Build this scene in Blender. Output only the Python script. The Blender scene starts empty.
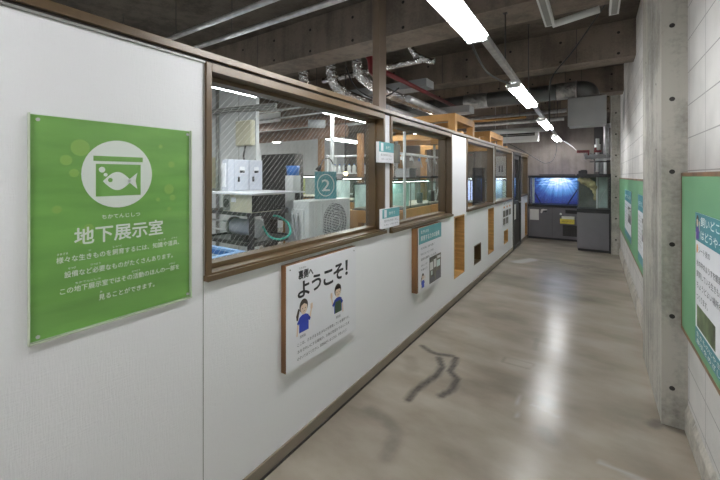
import bpy, bmesh, math, random
from mathutils import Vector, Matrix
random.seed(7)
SC = bpy.context.scene
COL = SC.collection

# ------------------------------------------------------------------ camera, world, exposure
cam_d = bpy.data.cameras.new('camera')
cam = bpy.data.objects.new('camera', cam_d); COL.objects.link(cam)
cam.location = (0, 0, 1.568)
cam.rotation_euler = (math.radians(90), 0, math.radians(35.054))
cam_d.sensor_width = 36.0
cam_d.lens = 363.44 / 720 * 36.0
cam_d.shift_x = 20 / 720
cam_d.shift_y = -64 / 720
cam_d.clip_start = 0.02
SC.camera = cam
W = bpy.data.worlds.new('world'); SC.world = W; W.use_nodes = True
W.node_tree.nodes['Background'].inputs[0].default_value = (0.9, 0.95, 1, 1)
W.node_tree.nodes['Background'].inputs[1].default_value = 0.02
SC.view_settings.view_transform = 'Standard'
SC.view_settings.look = 'None'
SC.view_settings.gamma = 1
SC.view_settings.use_curve_mapping = False
SC.view_settings.exposure = 0.0
TUBE = 47.0          # brightness of the corridor fluorescent tubes
TUBE_IN = 36.0       # brightness of the machine-room tubes

# ------------------------------------------------------------------ helpers
def lin(v):
    v /= 255.0
    return v / 12.92 if v <= 0.04045 else ((v + 0.055) / 1.055) ** 2.4
def rgb(r, g, b, k=1.0):
    return (min(lin(r) * k, .9), min(lin(g) * k, .9), min(lin(b) * k, .9), 1)

def newmat(name):
    m = bpy.data.materials.new(name); m.use_nodes = True
    return m, m.node_tree, m.node_tree.nodes['Principled BSDF']

def mat(name, col, rough=.5, metal=0.0, var=.12, scale=6.0, bump=0.0, bscale=40.0, stretch=(1, 1, 1), spec=.5):
    """plain surface with a procedural noise variation of its colour and an optional bump"""
    m, nt, b = newmat(name)
    N, Lk = nt.nodes, nt.links
    tc = N.new('ShaderNodeTexCoord'); mp = N.new('ShaderNodeMapping'); mp.inputs['Scale'].default_value = stretch
    Lk.new(tc.outputs['Object'], mp.inputs[0])
    nz = N.new('ShaderNodeTexNoise'); nz.inputs['Scale'].default_value = scale; nz.inputs['Detail'].default_value = 5
    Lk.new(mp.outputs[0], nz.inputs['Vector'])
    rp = N.new('ShaderNodeValToRGB')
    rp.color_ramp.elements[0].position = .3; rp.color_ramp.elements[1].position = .7
    rp.color_ramp.elements[0].color = tuple(c * (1 - var) for c in col[:3]) + (1,)
    rp.color_ramp.elements[1].color = tuple(min(1, c * (1 + var)) for c in col[:3]) + (1,)
    Lk.new(nz.outputs[0], rp.inputs[0]); Lk.new(rp.outputs[0], b.inputs['Base Color'])
    b.inputs['Roughness'].default_value = rough; b.inputs['Metallic'].default_value = metal
    b.inputs['Specular IOR Level'].default_value = spec
    if bump:
        n2 = N.new('ShaderNodeTexNoise'); n2.inputs['Scale'].default_value = bscale; n2.inputs['Detail'].default_value = 3
        Lk.new(mp.outputs[0], n2.inputs['Vector'])
        bp = N.new('ShaderNodeBump'); bp.inputs['Strength'].default_value = bump; bp.inputs['Distance'].default_value = .04 if bump >= 1 else .01
        Lk.new(n2.outputs[0], bp.inputs['Height']); Lk.new(bp.outputs[0], b.inputs['Normal'])
    return m

def emit(name, col, s):
    m, nt, b = newmat(name)
    b.inputs['Base Color'].default_value = (.8, .8, .8, 1)
    b.inputs['Emission Color'].default_value = col; b.inputs['Emission Strength'].default_value = s
    return m

def glass(name, tint=(.95, .97, .97, 1), refl=1.0, wires=False):
    """thin pane: see-through with a Fresnel mirror; optional cast-in diagonal wires"""
    m = bpy.data.materials.new(name); m.use_nodes = True
    nt = m.node_tree; N, Lk = nt.nodes, nt.links
    N.clear()
    out = N.new('ShaderNodeOutputMaterial'); tr = N.new('ShaderNodeBsdfTransparent'); tr.inputs[0].default_value = tint
    gl = N.new('ShaderNodeBsdfGlossy'); gl.inputs['Roughness'].default_value = .02
    ge = N.new('ShaderNodeNewGeometry'); dt = N.new('ShaderNodeVectorMath'); dt.operation = 'DOT_PRODUCT'
    Lk.new(ge.outputs['Normal'], dt.inputs[0]); Lk.new(ge.outputs['Incoming'], dt.inputs[1])
    ab = N.new('ShaderNodeMath'); ab.operation = 'ABSOLUTE'; Lk.new(dt.outputs['Value'], ab.inputs[0])
    om = N.new('ShaderNodeMath'); om.operation = 'SUBTRACT'; om.inputs[0].default_value = 1; Lk.new(ab.outputs[0], om.inputs[1])
    pw = N.new('ShaderNodeMath'); pw.operation = 'POWER'; pw.inputs[1].default_value = 5; Lk.new(om.outputs[0], pw.inputs[0])
    mu = N.new('ShaderNodeMath'); mu.operation = 'MULTIPLY_ADD'; mu.inputs[1].default_value = .75 * refl; mu.inputs[2].default_value = .035 * refl
    Lk.new(pw.outputs[0], mu.inputs[0])
    mx = N.new('ShaderNodeMixShader'); Lk.new(mu.outputs[0], mx.inputs[0]); Lk.new(tr.outputs[0], mx.inputs[1]); Lk.new(gl.outputs[0], mx.inputs[2])
    last = mx
    if wires:
        tc = N.new('ShaderNodeTexCoord'); sp = N.new('ShaderNodeSeparateXYZ'); Lk.new(tc.outputs['Object'], sp.inputs[0])
        sb = N.new('ShaderNodeMath'); sb.operation = 'SUBTRACT'; Lk.new(sp.outputs[2], sb.inputs[0]); Lk.new(sp.outputs[1], sb.inputs[1])
        sc = N.new('ShaderNodeMath'); sc.operation = 'MULTIPLY'; sc.inputs[1].default_value = 1 / .036; Lk.new(sb.outputs[0], sc.inputs[0])
        fr = N.new('ShaderNodeMath'); fr.operation = 'FRACT'; Lk.new(sc.outputs[0], fr.inputs[0])
        lt = N.new('ShaderNodeMath'); lt.operation = 'LESS_THAN'; lt.inputs[1].default_value = .024; Lk.new(fr.outputs[0], lt.inputs[0])
        df = N.new('ShaderNodeBsdfPrincipled'); df.inputs['Base Color'].default_value = (.78, .78, .77, 1); df.inputs['Metallic'].default_value = .2
        m2 = N.new('ShaderNodeMixShader'); Lk.new(lt.outputs[0], m2.inputs[0]); Lk.new(mx.outputs[0], m2.inputs[1]); Lk.new(df.outputs[0], m2.inputs[2])
        last = m2
    Lk.new(last.outputs[0], out.inputs[0])
    return m

class MB:
    def __init__(s): s.v = []; s.f = []; s.mi = []; s.cur = 0; s.sm = []
    def m(s, i): s.cur = i; return s
    def add(s, vs, fs, smooth=False):
        o = len(s.v); s.v += [tuple(v) for v in vs]
        for f in fs: s.f.append([i + o for i in f]); s.mi.append(s.cur); s.sm.append(smooth)
        return s
    def box(s, x0, x1, y0, y1, z0, z1):
        x0, x1 = min(x0, x1), max(x0, x1); y0, y1 = min(y0, y1), max(y0, y1); z0, z1 = min(z0, z1), max(z0, z1)
        vs = [(x, y, z) for x in (x0, x1) for y in (y0, y1) for z in (z0, z1)]
        return s.add(vs, [(0, 1, 3, 2), (4, 6, 7, 5), (0, 4, 5, 1), (2, 3, 7, 6), (0, 2, 6, 4), (1, 5, 7, 3)])
    def prism(s, pts, fr, h):
        """pts (u,v) closed outline on a frame (origin, right, up, normal), thickness h along the normal"""
        o, r, u, n = fr
        a = [o + r * p[0] + u * p[1] for p in pts]; b = [q + n * h for q in a]
        k = len(pts)
        fs = [tuple(range(k, 2 * k)), tuple(reversed(range(k)))]
        fs += [(i, (i + 1) % k, k + (i + 1) % k, k + i) for i in range(k)]
        return s.add(a + b, fs)
    def tube(s, pts, r, n=10, cap=True, radii=None):
        P = [Vector(p) for p in pts]; rings = []
        prev = None
        for i, p in enumerate(P):
            t = (P[min(i + 1, len(P) - 1)] - P[max(i - 1, 0)]).normalized()
            if prev is None:
                a = Vector((0, 0, 1)) if abs(t.z) < .9 else Vector((1, 0, 0))
                e = t.cross(a).normalized()
            else:
                e = (prev - t * prev.dot(t)).normalized()
            prev = e; g = t.cross(e)
            rr = radii[i] if radii else r
            rings.append([p + (e * math.cos(2 * math.pi * k / n) + g * math.sin(2 * math.pi * k / n)) * rr for k in range(n)])
        vs = [v for ring in rings for v in ring]
        fs = [(i * n + k, i * n + (k + 1) % n, (i + 1) * n + (k + 1) % n, (i + 1) * n + k) for i in range(len(P) - 1) for k in range(n)]
        s.add(vs, fs, True)
        if cap:
            o = len(s.v) - len(vs)
            s.f.append([o + k for k in reversed(range(n))]); s.mi.append(s.cur); s.sm.append(False)
            s.f.append([o + (len(P) - 1) * n + k for k in range(n)]); s.mi.append(s.cur); s.sm.append(False)
        return s
    def disc(s, c, nrm, r, h=.002, n=16):
        c = Vector(c); nrm = Vector(nrm).normalized()
        return s.tube([c, c + nrm * h], r, n)
    def ball(s, c, r, n=10, sz=1.0):
        pts = [(c[0], c[1], c[2] + r * sz * math.sin(a)) for a in [math.pi * (i / n - .5) for i in range(n + 1)]]
        rad = [max(.0005, r * math.cos(math.pi * (i / n - .5))) for i in range(n + 1)]
        return s.tube(pts, r, 12, True, rad)
    def ring_yz(s, x0, x1, y0, y1, z0, z1, w, wt=None, wb=None):
        """a rectangular frame in the y-z plane: outer box minus the opening"""
        wt = w if wt is None else wt; wb = w if wb is None else wb
        s.box(x0, x1, y0, y0 + w, z0, z1); s.box(x0, x1, y1 - w, y1, z0, z1)
        s.box(x0, x1, y0 + w, y1 - w, z1 - wt, z1); s.box(x0, x1, y0 + w, y1 - w, z0, z0 + wb)
        return s
    def ring_xz(s, y0, y1, x0, x1, z0, z1, w):
        s.box(x0, x0 + w, y0, y1, z0, z1); s.box(x1 - w, x1, y0, y1, z0, z1)
        s.box(x0 + w, x1 - w, y0, y1, z1 - w, z1); s.box(x0 + w, x1 - w, y0, y1, z0, z0 + w)
        return s

def wloc(o):
    v = Vector((0, 0, 0))
    while o: v += Vector(o.location); o = o.parent
    return v
def obj(name, mb, mats, parent=None, loc=None, bevel=0):
    """mesh given in world coordinates; stored relative to loc (its own base) or to its parent"""
    base = Vector(loc) if loc else (wloc(parent) if parent else Vector((0, 0, 0)))
    me = bpy.data.meshes.new(name)
    me.from_pydata([tuple(Vector(v) - base) for v in mb.v], [], mb.f)
    for m in (mats if isinstance(mats, (list, tuple)) else [mats]): me.materials.append(m)
    for p, i, sm in zip(me.polygons, mb.mi, mb.sm): p.material_index = i; p.use_smooth = sm
    me.update()
    bm = bmesh.new(); bm.from_mesh(me); bmesh.ops.recalc_face_normals(bm, faces=bm.faces); bm.to_mesh(me); bm.free()
    o = bpy.data.objects.new(name, me); COL.objects.link(o)
    if parent:
        o.parent = parent; o.location = base - wloc(parent)
    else: o.location = base
    if bevel:
        bv = o.modifiers.new('bevel', 'BEVEL'); bv.width = bevel; bv.segments = 2; bv.limit_method = 'ANGLE'
    return o
def tag(o, label, cat, group=None):
    o['label'] = label; o['category'] = cat
    if group: o['group'] = group
    return o
def struct(o, label=None):
    o['kind'] = 'structure'
    if label: o['label'] = label
    return o
def thing(name, loc, label, cat, group=None):
    o = bpy.data.objects.new(name, None); COL.objects.link(o); o.location = loc; o.empty_display_size = .05
    return tag(o, label, cat, group)
def copy_tree(o, parent=None):
    c = o.copy(); COL.objects.link(c)
    if parent: c.parent = parent
    for ch in list(o.children): copy_tree(ch, c)
    return c
def frame(o, r, u):
    r = Vector(r).normalized(); u = Vector(u).normalized()
    return (Vector(o), r, u, r.cross(u))
def shift(fr, du=0, dv=0, dn=0):
    return (fr[0] + fr[1] * du + fr[2] * dv + fr[3] * dn, fr[1], fr[2], fr[3])
def rect(u0, v0, u1, v1): return [(u0, v0), (u1, v0), (u1, v1), (u0, v1)]
def oval(cu, cv, ru, rv=None, n=28, a0=0, a1=2 * math.pi):
    rv = rv or ru
    return [(cu + ru * math.cos(a0 + (a1 - a0) * k / n), cv + rv * math.sin(a0 + (a1 - a0) * k / n)) for k in range(n)]
def polyline(mb, pts, fr, w, h):
    for a, b in zip(pts, pts[1:]):
        d = Vector((b[0] - a[0], b[1] - a[1])); L_ = d.length or 1; n = Vector((-d.y, d.x)) / L_ * w / 2; e = d / L_ * w * .35
        mb.prism([(a[0] - e.x - n.x, a[1] - e.y - n.y), (b[0] + e.x - n.x, b[1] + e.y - n.y), (b[0] + e.x + n.x, b[1] + e.y + n.y), (a[0] - e.x + n.x, a[1] - e.y + n.y)], fr, h)

def lettering(name, lines, m, parent, fr, h=.0008, bold=0.0):
    """lines: (string, u0, v_base, width or None, height); flat raised letters on a frame, ONE mesh"""
    mb = MB(); o, r, u, n = fr
    for (st, u0, v0, wd, ht) in lines:
        cu = bpy.data.curves.new('t', 'FONT'); cu.body = st; cu.size = 1.0; cu.resolution_u = 3
        to = bpy.data.objects.new('t', cu); COL.objects.link(to)
        dg = bpy.context.evaluated_depsgraph_get(); dg.update()
        me = bpy.data.meshes.new_from_object(to.evaluated_get(dg))
        if len(me.vertices):
            xs = [v.co.x for v in me.vertices]; x0, x1 = min(xs), max(xs)
            sy = ht; sx = (wd / (x1 - x0)) if wd else ht
            for k, (du, dv) in enumerate(((0, 0),) if not bold else ((0, 0), (1, 0), (-1, 0), (0, 1), (0, -1), (.7, .7), (-.7, -.7), (.7, -.7), (-.7, .7))):
                mb.add([o + r * (u0 + (v.co.x - (x0 if wd else 0)) * sx + du * bold * ht) + u * (v0 + v.co.y * sy + dv * bold * ht) + n * (h + k * 1e-5) for v in me.vertices],
                       [tuple(p.vertices) for p in me.polygons])
        bpy.data.objects.remove(to); bpy.data.curves.remove(cu); bpy.data.meshes.remove(me)
    base = wloc(parent)
    me = bpy.data.meshes.new(name); me.from_pydata([tuple(Vector(v) - base) for v in mb.v], [], mb.f); me.materials.append(m); me.update()
    ob = bpy.data.objects.new(name, me); COL.objects.link(ob); ob.parent = parent; ob.location = (0, 0, 0)
    return ob

# ------------------------------------------------------------------ materials
def wall_white():
    m, nt, b = newmat('white woven wallpaper'); N, Lk = nt.nodes, nt.links
    b.inputs['Base Color'].default_value = (.865, .865, .885, 1); b.inputs['Roughness'].default_value = .6
    tc = N.new('ShaderNodeTexCoord'); hs = []
    for sc in ((30, 30, 260), (30, 260, 30)):
        mp = N.new('ShaderNodeMapping'); mp.inputs['Scale'].default_value = sc; Lk.new(tc.outputs['Object'], mp.inputs[0])
        nz = N.new('ShaderNodeTexNoise'); nz.inputs['Scale'].default_value = 1; nz.inputs['Detail'].default_value = 2; Lk.new(mp.outputs[0], nz.inputs['Vector']); hs.append(nz)
    ad = N.new('ShaderNodeMath'); ad.operation = 'ADD'; Lk.new(hs[0].outputs[0], ad.inputs[0]); Lk.new(hs[1].outputs[0], ad.inputs[1])
    bp = N.new('ShaderNodeBump'); bp.inputs['Strength'].default_value = .35; bp.inputs['Distance'].default_value = .004
    Lk.new(ad.outputs[0], bp.inputs['Height']); Lk.new(bp.outputs[0], b.inputs['Normal'])
    return m
def concrete(name, col, var=.22, rough=.8, bump=.25, sc=1.6):
    m, nt, b = newmat(name); N, Lk = nt.nodes, nt.links
    tc = N.new('ShaderNodeTexCoord')
    n1 = N.new('ShaderNodeTexNoise'); n1.inputs['Scale'].default_value = sc; n1.inputs['Detail'].default_value = 8; n1.inputs['Roughness'].default_value = .65
    n2 = N.new('ShaderNodeTexNoise'); n2.inputs['Scale'].default_value = 45; n2.inputs['Detail'].default_value = 4
    mpv = N.new('ShaderNodeMapping'); mpv.inputs['Scale'].default_value = (9, 9, .7); Lk.new(tc.outputs['Object'], mpv.inputs[0])
    n3 = N.new('ShaderNodeTexNoise'); n3.inputs['Scale'].default_value = 1; n3.inputs['Detail'].default_value = 4; Lk.new(mpv.outputs[0], n3.inputs['Vector'])
    Lk.new(tc.outputs['Object'], n1.inputs['Vector']); Lk.new(tc.outputs['Object'], n2.inputs['Vector'])
    a = N.new('ShaderNodeMath'); a.operation = 'MULTIPLY_ADD'; a.inputs[1].default_value = .5; Lk.new(n3.outputs[0], a.inputs[0]); Lk.new(n1.outputs[0], a.inputs[2])
    a2 = N.new('ShaderNodeMath'); a2.operation = 'MULTIPLY_ADD'; a2.inputs[1].default_value = .3; Lk.new(n2.outputs[0], a2.inputs[0]); Lk.new(a.outputs[0], a2.inputs[2])
    rp = N.new('ShaderNodeValToRGB'); e = rp.color_ramp.elements
    e[0].position = .76; e[1].position = 1.04
    e[0].color = tuple(c * (1 - var) for c in col[:3]) + (1,); e[1].color = tuple(min(1, c * (1 + var)) for c in col[:3]) + (1,)
    Lk.new(a2.outputs[0], rp.inputs[0]); Lk.new(rp.outputs[0], b.inputs['Base Color'])
    b.inputs['Roughness'].default_value = rough
    bp = N.new('ShaderNodeBump'); bp.inputs['Strength'].default_value = bump; bp.inputs['Distance'].default_value = .006
    Lk.new(a2.outputs[0], bp.inputs['Height']); Lk.new(bp.outputs[0], b.inputs['Normal'])
    return m
def blocks(name, col):
    m, nt, b = newmat(name); N, Lk = nt.nodes, nt.links
    tc = N.new('ShaderNodeTexCoord'); sp = N.new('ShaderNodeSeparateXYZ'); Lk.new(tc.outputs['Object'], sp.inputs[0])
    def joint(sock, period, off, w):
        a = N.new('ShaderNodeMath'); a.operation = 'ADD'; a.inputs[1].default_value = off + 40 * period; Lk.new(sock, a.inputs[0])
        d = N.new('ShaderNodeMath'); d.operation = 'DIVIDE'; d.inputs[1].default_value = period; Lk.new(a.outputs[0], d.inputs[0])
        f = N.new('ShaderNodeMath'); f.operation = 'FRACT'; Lk.new(d.outputs[0], f.inputs[0])
        s_ = N.new('ShaderNodeMath'); s_.operation = 'SUBTRACT'; s_.inputs[1].default_value = .5; Lk.new(f.outputs[0], s_.inputs[0])
        ab = N.new('ShaderNodeMath'); ab.operation = 'ABSOLUTE'; Lk.new(s_.outputs[0], ab.inputs[0])
        g = N.new('ShaderNodeMath'); g.operation = 'GREATER_THAN'; g.inputs[1].default_value = .5 - w / period; Lk.new(ab.outputs[0], g.inputs[0])
        return g
    jz = joint(sp.outputs[2], .2, 0.0, .0032); jy = joint(sp.outputs[1], .4, -2.62, .0032)
    mx = N.new('ShaderNodeMath'); mx.operation = 'MAXIMUM'; Lk.new(jz.outputs[0], mx.inputs[0]); Lk.new(jy.outputs[0], mx.inputs[1])
    nz = N.new('ShaderNodeTexNoise'); nz.inputs['Scale'].default_value = 3.5; nz.inputs['Detail'].default_value = 8; Lk.new(tc.outputs['Object'], nz.inputs['Vector'])
    rp = N.new('ShaderNodeValToRGB'); e = rp.color_ramp.elements; e[0].position = .3; e[1].position = .7
    e[0].color = tuple(c * .86 for c in col[:3]) + (1,); e[1].color = tuple(min(1, c * 1.1) for c in col[:3]) + (1,); Lk.new(nz.outputs[0], rp.inputs[0])
    mc = N.new('ShaderNodeMix'); mc.data_type = 'RGBA'; Lk.new(mx.outputs[0], mc.inputs['Factor']); Lk.new(rp.outputs[0], mc.inputs['A']); mc.inputs['B'].default_value = tuple(c * .52 for c in col[:3]) + (1,)
    at = N.new('ShaderNodeAttribute'); at.attribute_name = 'stain'
    ms = N.new('ShaderNodeMix'); ms.data_type = 'RGBA'; Lk.new(at.outputs['Fac'], ms.inputs['Factor']); Lk.new(mc.outputs['Result'], ms.inputs['A']); ms.inputs['B'].default_value = (.06, .055, .05, 1)
    Lk.new(ms.outputs['Result'], b.inputs['Base Color']); b.inputs['Roughness'].default_value = .75
    n2 = N.new('ShaderNodeTexNoise'); n2.inputs['Scale'].default_value = 60; Lk.new(tc.outputs['Object'], n2.inputs['Vector'])
    hh = N.new('ShaderNodeMath'); hh.operation = 'MULTIPLY_ADD'; hh.inputs[1].default_value = -1.0; Lk.new(mx.outputs[0], hh.inputs[0]); Lk.new(n2.outputs[0], hh.inputs[2])
    bp = N.new('ShaderNodeBump'); bp.inputs['Strength'].default_value = .3; bp.inputs['Distance'].default_value = .004; Lk.new(hh.outputs[0], bp.inputs['Height']); Lk.new(bp.outputs[0], b.inputs['Normal'])
    return m
def floor_mat():
    m, nt, b = newmat('polished stained concrete floor'); N, Lk = nt.nodes, nt.links
    tc = N.new('ShaderNodeTexCoord')
    n1 = N.new('ShaderNodeTexNoise'); n1.inputs['Scale'].default_value = .75; n1.inputs['Detail'].default_value = 8; n1.inputs['Roughness'].default_value = .5
    mp = N.new('ShaderNodeMapping'); mp.inputs['Rotation'].default_value = (0, 0, .5); mp.inputs['Scale'].default_value = (1.0, 2.0, 1); Lk.new(tc.outputs['Object'], mp.inputs[0])
    n2 = N.new('ShaderNodeTexNoise'); n2.inputs['Scale'].default_value = 1.7; n2.inputs['Detail'].default_value = 8; Lk.new(mp.outputs[0], n2.inputs['Vector'])
    Lk.new(tc.outputs['Object'], n1.inputs['Vector'])
    ad = N.new('ShaderNodeMath'); ad.operation = 'ADD'; Lk.new(n1.outputs[0], ad.inputs[0]); Lk.new(n2.outputs[0], ad.inputs[1])
    hf = N.new('ShaderNodeMath'); hf.operation = 'MULTIPLY'; hf.inputs[1].default_value = .5; Lk.new(ad.outputs[0], hf.inputs[0])
    rp = N.new('ShaderNodeValToRGB'); e = rp.color_ramp.elements; e[0].position = .34; e[1].position = .66
    e[0].color = (.21, .174, .134, 1); e[1].color = (.46, .405, .335, 1); Lk.new(hf.outputs[0], rp.inputs[0])
    at = N.new('ShaderNodeAttribute'); at.attribute_name = 'stain'
    n4 = N.new('ShaderNodeTexNoise'); n4.inputs['Scale'].default_value = 30; n4.inputs['Detail'].default_value = 5; Lk.new(tc.outputs['Object'], n4.inputs['Vector'])
    r4 = N.new('ShaderNodeMapRange'); r4.inputs['From Min'].default_value = .35; r4.inputs['From Max'].default_value = .62; r4.inputs['To Min'].default_value = .8; Lk.new(n4.outputs[0], r4.inputs['Value'])
    ml = N.new('ShaderNodeMath'); ml.operation = 'MULTIPLY'; Lk.new(at.outputs['Fac'], ml.inputs[0]); Lk.new(r4.outputs[0], ml.inputs[1])
    mc = N.new('ShaderNodeMix'); mc.data_type = 'RGBA'; Lk.new(ml.outputs[0], mc.inputs['Factor']); Lk.new(rp.outputs[0], mc.inputs['A']); mc.inputs['B'].default_value = (.05, .045, .042, 1)
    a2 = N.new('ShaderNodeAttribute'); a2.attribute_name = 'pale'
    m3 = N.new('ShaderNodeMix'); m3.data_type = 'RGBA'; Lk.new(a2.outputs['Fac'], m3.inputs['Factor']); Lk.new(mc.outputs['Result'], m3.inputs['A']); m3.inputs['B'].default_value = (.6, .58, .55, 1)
    Lk.new(m3.outputs['Result'], b.inputs['Base Color'])
    n5 = N.new('ShaderNodeTexNoise'); n5.inputs['Scale'].default_value = 4.5; n5.inputs['Detail'].default_value = 2; Lk.new(tc.outputs['Object'], n5.inputs['Vector'])
    rr = N.new('ShaderNodeMapRange'); rr.inputs['To Min'].default_value = .17; rr.inputs['To Max'].default_value = .265; Lk.new(n5.outputs[0], rr.inputs['Value']); Lk.new(rr.outputs[0], b.inputs['Roughness'])
    b.inputs['Specular IOR Level'].default_value = .42
    n6 = N.new('ShaderNodeTexNoise'); n6.inputs['Scale'].default_value = 25; n6.inputs['Detail'].default_value = 3; Lk.new(tc.outputs['Object'], n6.inputs['Vector'])
    bp = N.new('ShaderNodeBump'); bp.inputs['Strength'].default_value = .08; bp.inputs['Distance'].default_value = .004; Lk.new(n6.outputs[0], bp.inputs['Height']); Lk.new(bp.outputs[0], b.inputs['Normal'])
    return m
def wood(name, col, axis=(1, 1, 12), rough=.45, var=.25):
    return mat(name, col, rough, 0, var, 2.2, .08, 30, axis)
def foil(name, col=(.80, .80, .82, 1), rough=.2):
    return mat(name, col, rough, 1.0, .3, 9, 1.0, 26)
def seascape():
    """printed underwater picture that glows: light shafts falling from a bright surface"""
    m, nt, b = newmat('glowing underwater print'); N, Lk = nt.nodes, nt.links
    tc = N.new('ShaderNodeTexCoord'); sp = N.new('ShaderNodeSeparateXYZ'); Lk.new(tc.outputs['Object'], sp.inputs[0])
    def M(op, a, b_=None, c=None):
        n = N.new('ShaderNodeMath'); n.operation = op
        for i, q in enumerate((a, b_, c)):
            if q is None: continue
            if isinstance(q, (int, float)): n.inputs[i].default_value = q
            else: Lk.new(q, n.inputs[i])
        return n.outputs[0]
    u = M('SUBTRACT', sp.outputs[0], .58); v = M('SUBTRACT', .66, sp.outputs[2])          # from the bright spot at the top
    d = M('SQRT', M('ADD', M('MULTIPLY', M('MULTIPLY', u, u), 1.7), M('MULTIPLY', M('MULTIPLY', v, v), 2.0)))
    ang = M('ARCTAN2', u, M('ADD', v, .25))
    cb = N.new('ShaderNodeCombineXYZ'); Lk.new(M('MULTIPLY', ang, 6.0), cb.inputs[0]); Lk.new(M('MULTIPLY', d, .6), cb.inputs[1])
    nz = N.new('ShaderNodeTexNoise'); nz.inputs['Scale'].default_value = 2.2; nz.inputs['Detail'].default_value = 5; Lk.new(cb.outputs[0], nz.inputs['Vector'])
    mp = N.new('ShaderNodeMapping'); mp.inputs['Scale'].default_value = (7, 7, 26); Lk.new(tc.outputs['Object'], mp.inputs[0])
    nw = N.new('ShaderNodeTexNoise'); nw.inputs['Scale'].default_value = 1; nw.inputs['Detail'].default_value = 4; nw.inputs['Distortion'].default_value = .6; Lk.new(mp.outputs[0], nw.inputs['Vector'])
    top = M('MAXIMUM', 0.0, M('SUBTRACT', 1.0, M('MULTIPLY', v, 3.2)))                       # ripples near the surface only
    t = M('ADD', M('SUBTRACT', .98, M('MULTIPLY', d, .98)), M('MULTIPLY', M('SUBTRACT', nz.outputs[0], .5), .55))
    t = M('ADD', t, M('MULTIPLY', M('MULTIPLY', M('SUBTRACT', nw.outputs[0], .5), 1.8), top))
    rp = N.new('ShaderNodeValToRGB'); e = rp.color_ramp.elements
    e[0].position = 0; e[0].color = (.012, .016, .09, 1); e[1].position = 1; e[1].color = (.95, .96, 1, 1)
    for p, c in ((.28, (.022, .05, .20, 1)), (.5, (.075, .20, .46, 1)), (.72, (.36, .50, .88, 1))):
        q = e.new(p); q.color = c
    Lk.new(t, rp.inputs[0])
    b.inputs['Base Color'].default_value = (.02, .02, .03, 1)
    Lk.new(rp.outputs[0], b.inputs['Emission Color']); b.inputs['Emission Strength'].default_value = 1.7  # tank lighting put into the print as emission
    return m

M_wall = wall_white()
M_floor = floor_mat()
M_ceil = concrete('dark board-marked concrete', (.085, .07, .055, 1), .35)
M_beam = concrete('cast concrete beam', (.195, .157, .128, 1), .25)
M_col = concrete('grey column concrete', (.36, .345, .305, 1), .3)
M_kick = concrete('pale concrete kicker', (.46, .43, .38, 1), .3)
M_end = concrete('tan concrete end wall', (.175, .150, .128, 1), .2)
M_room = concrete('pale painted concrete', (.72, .73, .73, 1), .08, .7, .1)
M_block = blocks('pale concrete blockwork', (.64, .62, .60, 1))
M_hole = mat('dark formwork hole', (.03, .028, .025, 1), .9)
M_brown = mat('glossy brown window metal', (.108, .066, .028, 1), .36, .1, .15, 3, 0, 1, (1, .2, 1), .8)
M_post = mat('grey brown painted steel', (.15, .11, .08, 1), .45, .1, .12, 3)
M_gap = mat('dark shadow gap strip', (.035, .03, .026, 1), .8)
M_lip = mat('grey aluminium edge', (.33, .33, .31, 1), .45, .3)
M_base = mat('taupe vinyl baseboard', (.235, .195, .15, 1), .5, 0, .15, 4)
M_oak = wood('honey pine lining', (.50, .30, .11, 1), (2, 2, 14))
M_wood = wood('red-brown sign wood', (.20, .098, .038, 1), (3, 3, .6), .45, .55)
M_timber = wood('orange pine timber', (.55, .29, .095, 1), (.8, .8, .8), .55, .25)
M_brownpost = wood('brown stained post wood', (.34, .19, .095, 1), (.8, .8, .8), .55, .25)
M_white = mat('white printed board', (.84, .84, .88, 1), .4, 0, .02)
M_paper = mat('white paper', (.8, .8, .78, 1), .7, 0, .03)
M_teal = mat('teal print', (.13, .38, .41, 1), .45, 0, .1, 9)
M_tealdk = mat('deep teal print', (.045, .24, .29, 1), .45, 0, .1, 9)
M_ink = mat('black ink', (.022, .022, .025, 1), .5, 0, .05)
M_inkgrey = mat('grey ink', (.16, .16, .18, 1), .6, 0, .05)
M_letwhite = mat('white ink', (.86, .88, .86, 1), .5, 0, .02)
M_black = mat('black plastic', (.018, .018, .02, 1), .4, 0, .1)
M_dark = mat('dark charcoal paint', (.055, .052, .05, 1), .5, 0, .12)
M_cab = mat('grey laminate cabinet', (.165, .158, .176, 1), .5, 0, .05)
M_steel = mat('galvanised steel', (.60, .60, .61, 1), .40, .55, .2, 12)
M_duct = mat('dark grey duct', (.14, .14, .14, 1), .38, .5, .3, 2.5)
M_ductgrey = mat('grey sheet metal', (.40, .41, .42, 1), .5, .1, .08, 3)
M_foil = foil('crumpled silver foil')
M_foildk = foil('dull foil wrap', (.42, .42, .42, 1), .35)
M_red = mat('red painted pipe', (.15, .012, .016, 1), .45, 0, .15)
M_whitemetal = mat('white enamel', (.78, .79, .78, 1), .35, 0, .03)
M_offwhite = mat('off white appliance', (.72, .73, .72, 1), .45, 0, .05)
M_beige = mat('beige plastic box', (.66, .62, .46, 1), .5, 0, .05)
M_lav = mat('pale lavender grey steel', (.60, .62, .70, 1), .45, 0, .04)
M_pvc = mat('grey white pvc pipe', (.72, .74, .74, 1), .35, 0, .06)
M_bluetank = mat('blue fibreglass', (.05, .18, .52, 1), .35, 0, .12)
M_water = mat('grey rippling water', (.38, .46, .52, 1), .12, 0, .25, 5, .3, 9)
M_hose = mat('green rubber hose', (.06, .48, .36, 1), .4)
M_yellow = mat('yellow card', (.85, .70, .12, 1), .5, 0, .1, 14)
M_tankwater = mat('green tinted tank back', (.50, .60, .58, 1), .35, 0, .35, 5, 0, 1, (1, 1, .6))
M_greenpanel = mat('sea green acrylic', (.30, .47, .41, 1), .25, 0, .15, 4)
M_board = mat('green notice felt', (.155, .36, .185, 1), .6, 0, .05, 3)
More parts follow.
